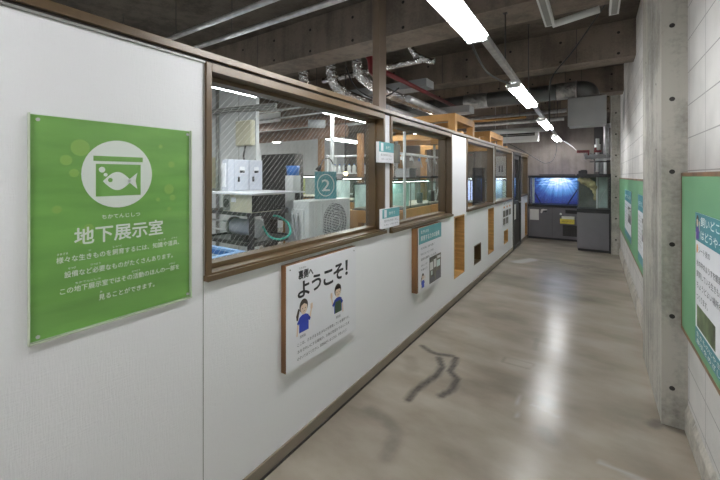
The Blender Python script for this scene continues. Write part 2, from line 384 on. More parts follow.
M_pic = mat('dark aquarium photo print', (.11, .105, .085, 1), .4, 0, .95, 9, 0, 1, (1, 1, .6))
M_pic2 = mat('green aquarium photo print', (.09, .13, .055, 1), .4, 0, .9, 9)
M_skin = mat('printed skin tone', (.80, .62, .48, 1), .5, 0, .02)
M_hair = mat('printed dark brown', (.06, .045, .035, 1), .5)
M_blueshirt = mat('printed royal blue', (.035, .065, .42, 1), .5)
M_apron = mat('printed dark green', (.06, .11, .06, 1), .5)
M_glass = glass('window glass')
M_wire = glass('wired window glass', wires=True)
M_tankglass = glass('aquarium glass', (.955, .985, .978, 1), .6)
M_acryl = glass('clear acrylic sheet', (.97, .98, .97, 1), .35)
M_tube = emit('fluorescent tube', (.97, .985, 1, 1), TUBE)
M_tube_in = emit('machine room fluorescent tube', (.97, 1, .99, 1), TUBE_IN)
M_warm = emit('warm lamp bulb', (1, .72, .35, 1), 9)
M_led = emit('violet blue tank lamp', (.45, .32, 1, 1), 20)
M_blueglow = emit('lit blue tank water', (.34, .42, .95, 1), .9)
M_tankfill = emit('added white tank fill lamp', (.93, 1, .98, 1), 14)
M_sea = seascape()

XL = -1.419      # face of the white partition
# ------------------------------------------------------------------ structure: floor
def build_floor():
    xs = [-8.0, -5, -3, -1.6]; x = -1.43
    while x < .61: xs.append(x); x += .022
    xs += [.9, 1.2]
    ys = [-5.2, -3, -1]; y = 0.0
    while y < 4.2: ys.append(y); y += .022
    while y < 11.4: ys.append(y); y += .05
    ys += [11.6]
    nx, ny = len(xs), len(ys)
    me = bpy.data.meshes.new('floor')
    vs = [(x, y, 0.0) for y in ys for x in xs]
    fs = [(j * nx + i, j * nx + i + 1, (j + 1) * nx + i + 1, (j + 1) * nx + i) for j in range(ny - 1) for i in range(nx - 1)]
    me.from_pydata(vs, [], fs); me.materials.append(M_floor)
    dark = [([(-1.306, 3.179), (-1.2, 3.12), (-1.139, 3.112), (-1.02, 3.152)], .022, .75),
            ([(-1.1, 3.053), (-1.03, 2.93), (-1.019, 2.783), (-1.055, 2.607), (-1.076, 2.468), (-1.07, 2.36)], .024, .85),
            ([(-.98, 3.137), (-.96, 3.0), (-.954, 2.9), (-.873, 2.817), (-.858, 2.651), (-.899, 2.534)], .023, .85),
            ([(-.642, 3.292), (-.638, 3.398), (-.423, 3.406), (-.432, 3.304), (-.642, 3.292)], .008, .3),
            ([(-.287, 2.907), (-.253, 2.876)], .05, .35), ([(-.251, 2.543), (-.219, 2.483)], .05, .35),
            ([(-1.111, 7.71), (-.746, 7.571), (-.487, 7.66), (-.1, 7.5)], .02, .5),
            ([(-1.234, 2.109), (-1.1, 2.08), (-.985, 2.0), (-.95, 1.8)], .04, .28),
            ([(-1.3, 2.9), (-1.22, 2.75)], .05, .2), ([(-.46, 3.95), (-.44, 3.7)], .02, .25),
            ([(.3, 3.0), (.33, 3.06), (.47, 3.03)], .03, .55), ([(.1, 3.6), (.12, 3.0), (.2, 2.6)], .1, .16)]
    pale = [([(-1.149, 7.288), (-.974, 7.65)], .09, .8), ([(.02, 2.45), (.27, 2.42)], .014, .35), ([(-.35, 2.8), (-.2, 2.75)], .012, .3),  # first stroke: white floor reflection put into the colour
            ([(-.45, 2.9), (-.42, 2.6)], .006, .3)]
    def field(lines):
        out = []
        for (x, y, z) in vs:
            best = 0.0
            if -1.43 < x < .7 and 1.2 < y < 8.2:
                for pts, w, s_ in lines:
                    if not (min(p[0] for p in pts) - .2 < x < max(p[0] for p in pts) + .2 and min(p[1] for p in pts) - .2 < y < max(p[1] for p in pts) + .2): continue
                    for a, b in zip(pts, pts[1:]):
                        dx, dy = b[0] - a[0], b[1] - a[1]; L2 = dx * dx + dy * dy
                        t = max(0, min(1, ((x - a[0]) * dx + (y - a[1]) * dy) / L2))
                        d = math.hypot(x - a[0] - t * dx, y - a[1] - t * dy)
                        best = max(best, s_ * max(0, min(1, 1.6 - d / w)))
            out.append(best)
        return out
    for nm, ln in (('stain', dark), ('pale', pale)):
        at = me.attributes.new(nm, 'FLOAT', 'POINT'); at.data.foreach_set('value', field(ln))
    o = bpy.data.objects.new('floor', me); COL.objects.link(o)
    return struct(o)
build_floor()

# ceiling slab, beams with formwork holes
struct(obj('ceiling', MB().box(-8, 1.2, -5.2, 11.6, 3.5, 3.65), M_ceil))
def beam(y0, y1, n):
    mb = MB().box(-7.9, .62, y0, y1, 3.05, 3.5)
    mb.m(1)
    x = -7.2
    while x < .5:
        for z in (3.10, 3.36): mb.disc((x, y0 - .001, z), (0, 1, 0), .017, .003, 10)
        x += .62
    mb.m(2)
    for x in (-5.6, -3.8, -2.0, -.2): mb.box(x - .003, x + .003, y0 - .0015, y0 + .002, 3.05, 3.5)
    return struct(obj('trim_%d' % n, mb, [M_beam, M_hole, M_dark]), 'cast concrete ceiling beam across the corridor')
for n, (a, b) in enumerate(((-1.1, -.65), (3.44, 3.89), (5.71, 6.05), (7.98, 8.35), (10.2, 10.5))): beam(a, b, n + 10)

# white partition with all its openings
OPEN = dict(w1=(.975, 2.645, 1.105, 2.075), w2=(2.75, 4.35, 1.09, 2.075), w3=(4.98, 6.53, 1.09, 2.075), w4=(6.65, 8.22, 1.09, 2.075),
            d1=(8.35, 9.27, 0, 2.075), w5=(9.32, 10.36, 1.09, 2.075), n1=(4.463, 4.902, .295, 1.065), h1=(5.365, 5.755, .285, .565),
            n2=(6.2, 6.61, .285, 1.035), n3=(7.45, 7.85, .26, .52), n5=(9.98, 10.3, .08, .9))
def partition():
    ys = sorted({-5.0, 10.4} | {v for o in OPEN.values() for v in o[:2]}); zs = sorted({0.0, 2.075} | {v for o in OPEN.values() for v in o[2:]})
    mb = MB()
    for a, b in zip(ys, ys[1:]):
        run = None
        cells = []
        for c, d in zip(zs, zs[1:]):
            ym, zm = (a + b) / 2, (c + d) / 2
            if not any(o[0] < ym < o[1] and o[2] < zm < o[3] for o in OPEN.values()): cells.append([c, d])
        merged = []
        for c in cells:
            if merged and abs(merged[-1][1] - c[0]) < 1e-6: merged[-1][1] = c[1]
            else: merged.append(c)
        for c, d in merged: mb.box(-1.54 if a < 4.9 else -1.50, XL, a, b, c, d)
    mb.m(1).box(XL, XL + .0008, .9665, .9705, .07, 2.072)  # panel joint line; beside the window it paints the frame's shadow
    mb.m(1).box(XL, XL + .0008, .026, .0285, .07, 2.072)
    return struct(obj('wall_left', mb, [M_wall, M_lip]))
partition()
mb = MB().box(-1.57, -1.393, -5, 10.4, 2.0848, 2.117)
struct(obj('trim_1', mb, M_brown, bevel=.003), 'glossy brown cap rail along the top of the partition')
mb = MB().box(XL, -1.409, -5, .973, 2.068, 2.0765).m(1).box(-1.55, -1.407, -5, 10.4, 2.0768, 2.0845)
struct(obj('trim_2', mb, [M_lip, M_gap]), 'grey metal edge strip under the brown cap rail')
mb = MB()
mb.box(XL, -1.408, -5, 8.35, .010, .075).m(1).box(XL, -1.400, -5, 8.35, 0, .010).m(0).box(XL, -1.408, 9.27, 10.4, .004, .075)
struct(obj('baseboard_left', mb, [M_base, M_gap]))
# right side: near blockwork, column, far blockwork, far column
struct(obj('wall_right', MB().box(.467, .8, -5.2, 3.4, 0, 3.5), M_block), 'near pale blockwork wall behind the green notice board')
def far_wall():
    mb = MB().box(.412, .8, 4.1, 11.5, 0, 3.5)
    ys = [4.1 + k * .1 for k in range(75)]; zs = [k * .1 for k in range(36)]
    n0 = len(mb.v); mb.add([(.41, y, z) for z in zs for y in ys], [(j * 75 + i, j * 75 + i + 1, (j + 1) * 75 + i + 1, (j + 1) * 75 + i) for j in range(35) for i in range(74)])
    o = obj('wall_right_far', mb, M_block)
    at = o.data.attributes.new('stain', 'FLOAT', 'POINT')
    at.data.foreach_set('value', [max(0, .8 - (abs(v.co.y - 7.75 - .3 * math.sin(v.co.z * 3)) / .55) ** 2 - (abs(v.co.z - 2.75) / .5) ** 2) for v in o.data.vertices])
    struct(o, 'far pale blockwork wall beyond the column, with a sooty smudge')
far_wall()
mb = MB().box(.344, .8, 3.054, 4.13, 0, 3.5).m(1)
for z in (.24, .69, 1.14, 1.595, 2.05, 2.51): mb.disc((.395, 3.053, z), (0, 1, 0), .0145, .004, 14)
for y, z in ((3.3, 2.2), (3.3, 1.75), (3.9, 2.5)): mb.disc((.343, y, z), (1, 0, 0), .008, .003, 8)
mb.m(2).box(.3425, .346, 3.50, 3.515, 0, 3.5).box(.341, .346, 3.62, 3.635, .82, .96)
struct(obj('column_right', mb, [M_col, M_hole, M_kick], bevel=.006), 'grey concrete column with round formwork holes')
mb = MB().box(.268, .8, 9.05, 9.6, 0, 3.5).m(1)
for z in (.3, .72, 1.14, 1.56, 1.98, 2.4, 2.82): mb.disc((.34, 9.049, z), (0, 1, 0), .016, .004, 12)
struct(obj('column_right_far', mb, [M_col, M_hole], bevel=.006), 'far concrete column beside the tall fish tank')
mb = MB()
for (xa, y0, y1) in ((.452, -5.2, 3.054), (.39, 4.13, 9.05)):
    n = 40
    for k in range(n):
        a, b = y0 + (y1 - y0) * k / n, y0 + (y1 - y0) * (k + 1) / n
        h0 = .125 + .008 * math.sin(k * 2.3)
        mb.add([(xa, a, 0), (xa, b, 0), (xa, b, .12), (xa, a, .12), (xa + .02, a, h0 + .05), (xa + .02, b, h0 + .05), (xa + .02, a, 0), (xa + .02, b, 0)],
               [(0, 1, 2, 3), (3, 2, 5, 4), (4, 5, 7, 6), (6, 7, 1, 0)])
struct(obj('baseboard_right', mb, M_kick))
struct(obj('wall_back', MB().box(-8, 1.2, 11.4, 11.6, 0, 3.5), M_end))
struct(obj('wall_front', MB().box(-8, 1.2, -5.4, -5.2, 0, 3.5), M_room))
struct(obj('wall_far_left', MB().box(-8.1, -7.8, -5.2, 11.5, 0, 3.5), M_room))
mb = MB().box(-5.4, -3.83, 3.44, 3.5, 0, 3.05).m(1)
mb.box(-4.192, -4.182, 3.438, 3.442, 0, 3.05)
struct(obj('column_machine_room', mb, [M_room, M_lip]), 'pale concrete wall pier seen through the first window')

# ------------------------------------------------------------------ windows
def window(n, key, gm, bars=(), deep=True):
    y0, y1, z0, z1 = OPEN[key]
    f = MB().ring_yz(-1.56 if deep else -1.505, -1.403, y0, y1, z0, z1, .028, .04, .03)
    if deep: f.ring_yz(-1.56, -1.475, y0 + .028, y1 - .028, z0 + .03, z1 - .04, .022)
    w = struct(obj('window_%d' % n, f, M_brown, loc=(-1.48, (y0 + y1) / 2, z0), bevel=.002))
    obj('sill', MB().box(-1.475, -1.388, y0 - .004, y1 + .004, z0 - .004, z0 + .022), M_brown, w, bevel=.003)
    xg = -1.535 if deep else -1.50
    obj('pane', MB().box(xg, xg + .005, y0 + .026, y1 - .026, z0 + .028, z1 - .038), gm, w)
    for y in bars: obj('mullion', MB().box(-1.56, -1.47, y - .02, y + .02, z0 + .03, z1 - .04), M_brown, w)
window(1, 'w1', M_wire); window(2, 'w2', M_glass); window(3, 'w3', M_glass, deep=False); window(4, 'w4', M_glass, deep=False); window(5, 'w5', M_glass, deep=False)
# door in the partition
y0, y1, z0, z1 = OPEN['d1']
d = struct(obj('door_1', MB().ring_yz(-1.55, -1.395, y0, y1, 0, z1, .05), M_dark, loc=(-1.46, 8.81, 0), bevel=.003))
obj('door_leaf', MB().ring_yz(-1.47, -1.43, y0 + .05, y1 - .05, .05, z1 - .05, .09).box(-1.47, -1.43, y0 + .14, y1 - .14, .14, 1.02), M_dark, d)
obj('pane', MB().box(-1.452, -1.447, y0 + .14, y1 - .14, 1.02, z1 - .14), M_glass, d)
obj('notice_paper', MB().box(-1.43, -1.4285, 8.5, 8.8, .62, .95), M_paper, d)
obj('door_handle', MB().tube([(-1.43, 9.13, .98), (-1.39, 9.13, .98), (-1.39, 9.03, .98)], .011), M_steel, d)
# peep niches lined with wood
def niche(key, m, label, depth=.12):
    y0, y1, z0, z1 = OPEN[key]
    t = thing('viewing_niche', (-1.48, (y0 + y1) / 2, z0), label, 'wall niche')
    y0 += .0015; y1 -= .0015; z0 += .0015; z1 -= .0015
    f = MB().ring_yz(-1.535, -1.4175, y0, y1, z0, z1, .014)
    obj('lining', f, m, t)
    obj('back_panel', MB().box(-1.545, -1.535, y0 + .014, y1 - .014, z0 + .014, z1 - .014), m, t)
niche('n1', M_oak, 'tall pine-lined niche in the white partition below the plain white panel, nearest one')
niche('h1', M_brown, 'small dark square opening low in the white partition between two tall pine niches')
niche('n2', M_oak, 'tall pine-lined niche below the post between third and fourth windows')
niche('n3', M_oak, 'short pine-lined niche right under the white photo chart')
niche('n5', M_oak, 'pine-lined niche in the partition beyond the dark door, beside the tank cabinet')

# brown post standing on the cap rail
t = tag(obj('steel_post', MB().box(-1.5, -1.44, 2.605, 2.73, 2.117, 3.5), M_post, loc=(-1.47, 2.66, 2.117), bevel=.003),
        'brown square post rising from the partition rail to the ceiling', 'post')

# ------------------------------------------------------------------ ceiling lights
def fixture(x, y0, z, length, tm, label, group, wide=.15, tr=.019):
    t = thing('ceiling_light', (x, y0, z + .075), label, 'ceiling light', group)
    h = wide / 2
    fr = frame((x, y0, z), (1, 0, 0), (0, 0, 1))
    b = MB()
    prof = [(-h, .028), (-h + .012, .045), (-.03, .075), (.03, .075), (h - .012, .045), (h, .028), (.022, .05), (-.022, .05)]
    o, r, u, n = fr
    b.prism(prof, (o, r, u, Vector((0, 1, 0))), length)
    obj('housing', b, M_whitemetal, t)
    for s in (-1, 1):
        obj('tube', MB().tube([(x + s * .042, y0 + .03, z + .016), (x + s * .042, y0 + length - .03, z + .016)], tr, 12), tm, t)
    for yy in (y0, y0 + length - .03):
        obj('lamp_holder', MB().box(x - .065, x + .065, yy, yy + .03, z, z + .045), M_whitemetal, t)
    return t
def lx(y): return -.65 - .017 * max(0, y - 2.5)
L0 = fixture(-.65, 1.2, 2.47, 1.35, M_tube, 'big glowing tube light at the top of the photo, nearest one in the corridor', 'corridor fluorescent lights')
for y, lb in ((4.05, 'second glowing tube light along the corridor, above the wooden frames'), (6.82, 'third glowing tube light along the corridor, near the grey duct box'),
              (9.8, 'farthest small glowing tube light in the corridor by the end wall'),
              (-1.52, 'glowing tube light just behind the viewpoint in the corridor'), (-4.2, 'glowing tube light at the near end of the corridor')):
    c = copy_tree(L0); c.location = (lx(y + .4), y, L0.location.z); c['label'] = lb
R0 = fixture(-2.94, 1.40, 2.425, 1.3, M_tube_in, 'glowing tube light inside the room at top left of the first window', 'machine room fluorescent lights', .16, .032)
for x, y, lb in ((-2.94, 3.86, 'glowing tube light inside the room at top right of the first window'),
                 (-2.94, 6.85, 'glowing tube light seen through the top of the second window'),
                 (-2.94, 9.2, 'glowing tube light deep in the room near the blue tanks'),
                 (-2.94, -1.2, 'glowing tube light in the room behind the green poster wall'),
                 (-5.05, 6.7, 'distant glowing tube light seen through the right of the first window'),
                 (-6.6, 5.4, 'distant glowing tube light above the black tank in the first window'),
                 (-5.05, 9.2, 'distant tube light at the far end of the room over the benches'),
                 (-5.05, .8, 'tube light in the near left of the machine room')):
    c = copy_tree(R0); c.location = (x, y, R0.location.z); c['label'] = lb
# mounting channel with its hanger rods
t = thing('mounting_channel', (-.65, 6, 2.545), 'long grey steel channel that carries the row of corridor tube lights', 'light rail')
mb = MB().box(-.675, -.625, -4.3, 2.5, 2.545, 2.59)
e_ = lx(10.95)
mb.add([(-.675, 2.5, 2.545), (-.625, 2.5, 2.545), (-.625, 2.5, 2.59), (-.675, 2.5, 2.59), (e_ - .025, 10.95, 2.545), (e_ + .025, 10.95, 2.545), (e_ + .025, 10.95, 2.59), (e_ - .025, 10.95, 2.59)],
       [(0, 1, 5, 4), (1, 2, 6, 5), (2, 3, 7, 6), (3, 0, 4, 7), (4, 5, 6, 7)])
obj('channel', mb, M_steel, t)
for y, zt in ((-1.9, 3.5), (.6, 3.5), (3.57, 3.05), (5.19, 3.5), (8.15, 3.05), (9.7, 3.5)):
    obj('hanger_rod', MB().tube([(lx(y), y, 2.58), (lx(y), y, zt)], .006, 8).box(lx(y) - .018, lx(y) + .018, y - .018, y + .018, zt - .006, zt), M_dark, t)

# ------------------------------------------------------------------ overhead services
def pipe(name, pts, r, m, label, cat, group=None, n=12):
    return tag(obj(name, MB().tube(pts, r, n), m, loc=pts[0]), label, cat, group)
def conduit(x0, x1, y, z, label, rodx):
    t = thing('ceiling_conduit', ((x0 + x1) / 2, y, z), label, 'pipe', 'ceiling conduits')
    obj('pipe', MB().tube([(x0, y - .03, z), (x1, y + .03, z)], .021, 12), M_steel, t)
    for x in rodx: obj('hanger_rod', MB().tube([(x, y, z), (x, y, 3.5)], .004, 6), M_dark, t)
conduit(-6.5, -.5, 1.79, 2.8, 'upper left grey steel conduit under the ceiling, first from the corner', (-3.02, -5))
conduit(-6.5, .3, 2.06, 2.8, 'second grey steel conduit under the ceiling, nearer the concrete beam', (-2.6, -4.6, -1.1))
# silver flexible ducts
def smooth(pts, k=8):
    P = [Vector(p) for p in pts]; out = []
    for i in range(len(P) - 1):
        p0, p1, p2, p3 = P[max(i - 1, 0)], P[i], P[i + 1], P[min(i + 2, len(P) - 1)]
        for j in range(k):
            t_ = j / k
            out.append(.5 * ((2 * p1) + (p2 - p0) * t_ + (2 * p0 - 5 * p1 + 4 * p2 - p3) * t_ * t_ + (3 * p1 - p0 - 3 * p2 + p3) * t_ ** 3))
    return out + [P[-1]]
def flexduct(pts, r, label):
    P = smooth(pts, 10)
    rad = [r * (1 + .05 * (i % 2)) for i in range(len(P))]
    return tag(obj('flexible_duct', MB().tube(P, r, 16, True, rad), M_foil, loc=pts[0]), label, 'air duct', 'silver flexible ducts')
flexduct([(-3.05, 4.12, 3.5), (-3.05, 4.14, 3.0), (-3.0, 4.28, 2.8), (-2.93, 4.7, 2.72), (-2.8, 5.2, 2.68), (-2.7, 5.9, 2.66)], .075, 'bent silver foil duct under the beam, left of the two beside the brown post')
flexduct([(-2.62, 4.12, 3.5), (-2.62, 4.15, 3.02), (-2.56, 4.32, 2.86), (-2.48, 4.7, 2.78), (-2.4, 5.2, 2.74), (-2.35, 6.2, 2.72)], .07, 'bent silver foil duct under the beam, directly left of the brown post')
flexduct([(-3.55, 4.12, 3.5), (-3.55, 4.14, 3.0), (-3.5, 4.28, 2.78), (-3.4, 4.9, 2.62), (-3.3, 5.9, 2.55)], .08, 'bent silver foil duct low over the partition rail, farthest left of three')
pipe('spiral_duct', [(-2.16, 4.75, 2.66), (-2.16, 6.28, 2.66)], .05, M_steel, 'straight shiny spiral duct right of the brown post', 'air duct')
pipe('spiral_duct', [(-2.52, 4.75, 2.57), (-2.52, 6.28, 2.57)], .05, M_steel, 'straight spiral duct just above the rail right of the brown post', 'air duct')
t = thing('insulated_pipe', (-2.0, 4.4, 3.02), 'silver wrapped pipe with a branch, hung behind the first concrete beam', 'pipe')
obj('pipe', MB().tube([(-3.4, 4.4, 3.02), (-1.82, 4.4, 3.05)], .04, 12), M_foil, t)
obj('branch', MB().tube(smooth([(-1.98, 4.36, 3.3), (-1.9, 4.4, 3.14), (-1.74, 4.44, 3.04), (-1.66, 4.45, 3.02)], 5), .038, 12), M_foil, t)
pipe('sprinkler_pipe', [(-2.14, 3.95, 2.86), (-2.14, 6.78, 2.86)], .03, M_red, 'dark red sprinkler pipe running along under the second beam', 'pipe', 'red pipes')
pipe('sprinkler_pipe', smooth([(-2.62, 4.0, 3.3), (-2.36, 4.0, 3.1), (-2.3, 4.0, 2.88), (-2.19, 4.0, 2.86)], 5), .045, M_red, 'dark red pipe elbow seen beside the brown post under the beam', 'pipe', 'red pipes')
tag(obj('cable_tray', MB().box(-4.2, -2.066, 5.2, 5.5, 2.92, 3.04), M_ductgrey, loc=(-3.1, 5.3, 2.92), bevel=.004), 'grey boxed tray across the room just in front of the second beam', 'cable tray')
tag(obj('cable_tray', MB().box(-4.4, -1.743, 6.3, 6.6, 2.66, 2.78), M_ductgrey, loc=(-3.1, 6.4, 2.66), bevel=.004), 'lower grey boxed tray above the orange timber frame', 'cable tray')
# big dark round duct with a foil-wrapped section and an elbow
t = thing('ventilation_duct', (-1.2, 7.0, 2.96), 'large dark round ventilation duct across the corridor, turning down at its right end', 'air duct')
obj('duct', MB().tube([(-4.2, 7.0, 2.96), (-.23, 7.0, 2.96)], .13, 28), M_duct, t)
obj('elbow', MB().tube(smooth([(-.23, 7.0, 2.96), (-.16, 7.0, 2.955), (-.10, 7.0, 2.92), (-.075, 7.0, 2.87), (-.07, 7.0, 2.83)], 5), .132, 28), M_duct, t)
obj('foil_band', MB().tube([(-.52, 7.0, 2.96), (-.25, 7.0, 2.96)], .136, 28), M_foildk, t)
obj('foil_band', MB().tube([(-2.02, 7.0, 2.96), (-1.60, 7.0, 2.96)], .136, 28), M_foildk, t)
obj('seam', MB().tube([(-.255, 7.0, 2.96), (-.24, 7.0, 2.96)], .142, 28), M_steel, t)
for x in (-3.5, -1.4, -.4): obj('hanger_rod', MB().tube([(x, 7.0, 3.05), (x, 7.0, 3.5)], .005, 6), M_dark, t)
for k, (y, z, r, m, x1) in enumerate(((8.75, 2.74, .035, M_steel, -.52), (8.9, 2.92, .03, M_steel, -.52), (9.3, 2.62, .06, M_pvc, -.86), (9.2, 2.98, .04, M_steel, -.5), (8.6, 2.82, .028, M_timber, -1.2))):
    t = thing('service_pipe', ((x1 - 4.5) / 2, y, z), ('thin steel pipe crossing just below the large dark duct', 'thin steel pipe crossing just behind the grey duct box', 'thick pale pipe crossing above the white air conditioner',
          'steel pipe crossing high near the end wall', 'tan thin pipe crossing above the second timber frame')[k], 'pipe', 'pipes crossing the ceiling')
    obj('pipe', MB().tube([(-4.5, y, z), (x1, y, z)], r, 12), m, t)
    for x in (-4.0, x1 - .12): obj('hanger_rod', MB().tube([(x, y, z), (x, y, 3.5)], .005, 6), M_dark, t)
t = thing('duct_box', (-.11, 7.15, 2.36), 'large light grey sheet metal duct box hanging under the dark duct elbow', 'duct box')
obj('box', MB().box(-.355, .14, 6.95, 7.35, 2.375, 2.81), M_ductgrey, t, bevel=.004)
obj('flange', MB().ring_xz(6.94, 6.95, -.362, .147, 2.368, 2.82, .016), M_ductgrey, t)
# white air conditioner
t = thing('air_conditioner', (-1.57, 10.4, 2.4), 'white ceiling air conditioner with a dark slot above the partition end', 'air conditioner')
obj('body', MB().box(-2.05, -1.13, 10.0, 10.19, 2.42, 2.66).box(-2.0, -1.16, 9.97, 10.0, 2.40, 2.48), M_offwhite, t, bevel=.015)
obj('air_slot', MB().box(-2.0, -1.2, 9.985, 10.005, 2.56, 2.635), M_black, t)
obj('louvre', MB().box(-2.0, -1.2, 9.975, 9.985, 2.585, 2.6), M_lip, t)
for x in (-1.95, -1.25): obj('hanger_rod', MB().tube([(x, 10.1, 2.64), (x, 10.1, 3.5)], .006, 6), M_dark, t)
# slotted white troughs by the right wall
tag(obj('cable_trough', MB().box(-.365, -.295, 2.6, 3.72, 2.90, 2.95).m(1).box(-.35, -.31, 2.62, 3.70, 2.898, 2.9), [M_whitemetal, M_lip], loc=(-.33, 3.2, 2.9)),
    'white slotted trough under the ceiling, left one of two along the corridor', 'cable trough', 'white slotted troughs')
tag(obj('cable_trough', MB().box(.095, .16, 2.6, 3.76, 2.90, 2.95).m(1).box(.108, .147, 2.62, 3.74, 2.898, 2.9), [M_whitemetal, M_lip], loc=(.13, 3.2, 2.9)),
    'white slotted trough under the ceiling, right one next to the column', 'cable trough', 'white slotted troughs')
pipe('conduit_pipe', [(-.31, 3.76, 2.925), (.03, 3.70, 2.95)], .03, M_pvc, 'short white crosswise pipe between the two slotted troughs', 'pipe')
for (p, lb) in (([(.141, 4.3, 3.3), (-.2, 5.2, 3.1), (-.49, 5.75, 2.9), (-.54, 6.1, 2.6), (-.56, 6.3, 2.35)], 'thin black cable slanting down from the ceiling near the right wall'),
                ([(-.70, 2.48, 2.515), (-.76, 3.3, 2.46), (-.71, 4.08, 2.515)], 'thin black cable strung between the first and second tube lights'),
                ([(-2.75, 4.05, 3.05), (-2.7, 4.2, 2.8), (-2.55, 4.4, 2.66), (-2.35, 4.5, 2.68), (-2.2, 4.55, 2.78)], 'black cable sagging in a loop between the silver ducts'),
                ([(-1.9, 10.205, 2.45), (-1.5, 10.4, 2.2), (-1.2, 10.6, 1.98), (-1.05, 10.65, 1.9), (-.9, 10.7, 1.95), (-.82, 10.8, 2.15), (-.79, 10.9, 2.535)], 'black cable hanging in a loop above the blue tank')):
    tag(obj('hanging_cable', MB().tube(smooth(p, 6), .009, 6), M_black, loc=p[0]), lb, 'cable', 'hanging cables')
pipe('white_cable', smooth([(-.74, 11.0, 2.515), (-.5, 10.4, 2.33), (-.345, 9.86, 2.15)], 5), .004, M_ductgrey, 'thin pale cable from the last tube light to the red valve', 'cable')

# timber stands seen above the partition
def stand(y0, y1, z, x0, label):
    t = thing('timber_stand', (-1.67, (y0 + y1) / 2, 0), label, 'timber frame', 'orange timber frames')
    x1 = -1.62; w = .1
    for (x, y) in ((x1 - w, y0), (x1 - w, y1 - w), (x0, y0), (x0, y1 - w)):
        front = x > x0 + .01
        obj('post', MB().box(x, x + w, y, y + w, 2.197 if front else 0, z - .1), M_timber, t)
    for y in (y0, y1 - w): obj('beam', MB().box(x0 + w, -1.53, y, y + w, 2.1172, 2.197), M_timber, t)
    obj('beam', MB().box(x0, x1, y0, y0 + w, z - .1, z), M_timber, t); obj('beam', MB().box(x0, x1, y1 - w, y1, z - .1, z), M_timber, t)
    obj('beam', MB().box(x1 - w, x1, y0 + w, y1 - w, z - .1, z), M_timber, t); obj('beam', MB().box(x0, x0 + w, y0 + w, y1 - w, z - .1, z), M_timber, t)
    return t
stand(5.14, 6.16, 2.46, -3.0, 'orange timber frame rising above the partition, nearer of the two')
stand(7.22, 8.42, 2.42, -3.0, 'orange timber frame rising above the partition, farther of the two')

# ------------------------------------------------------------------ signs on the partition (right = +y, up = +z, facing +x)
def wallframe(x, y, z): return frame((x, y, z), (0, 1, 0), (0, 0, 1))
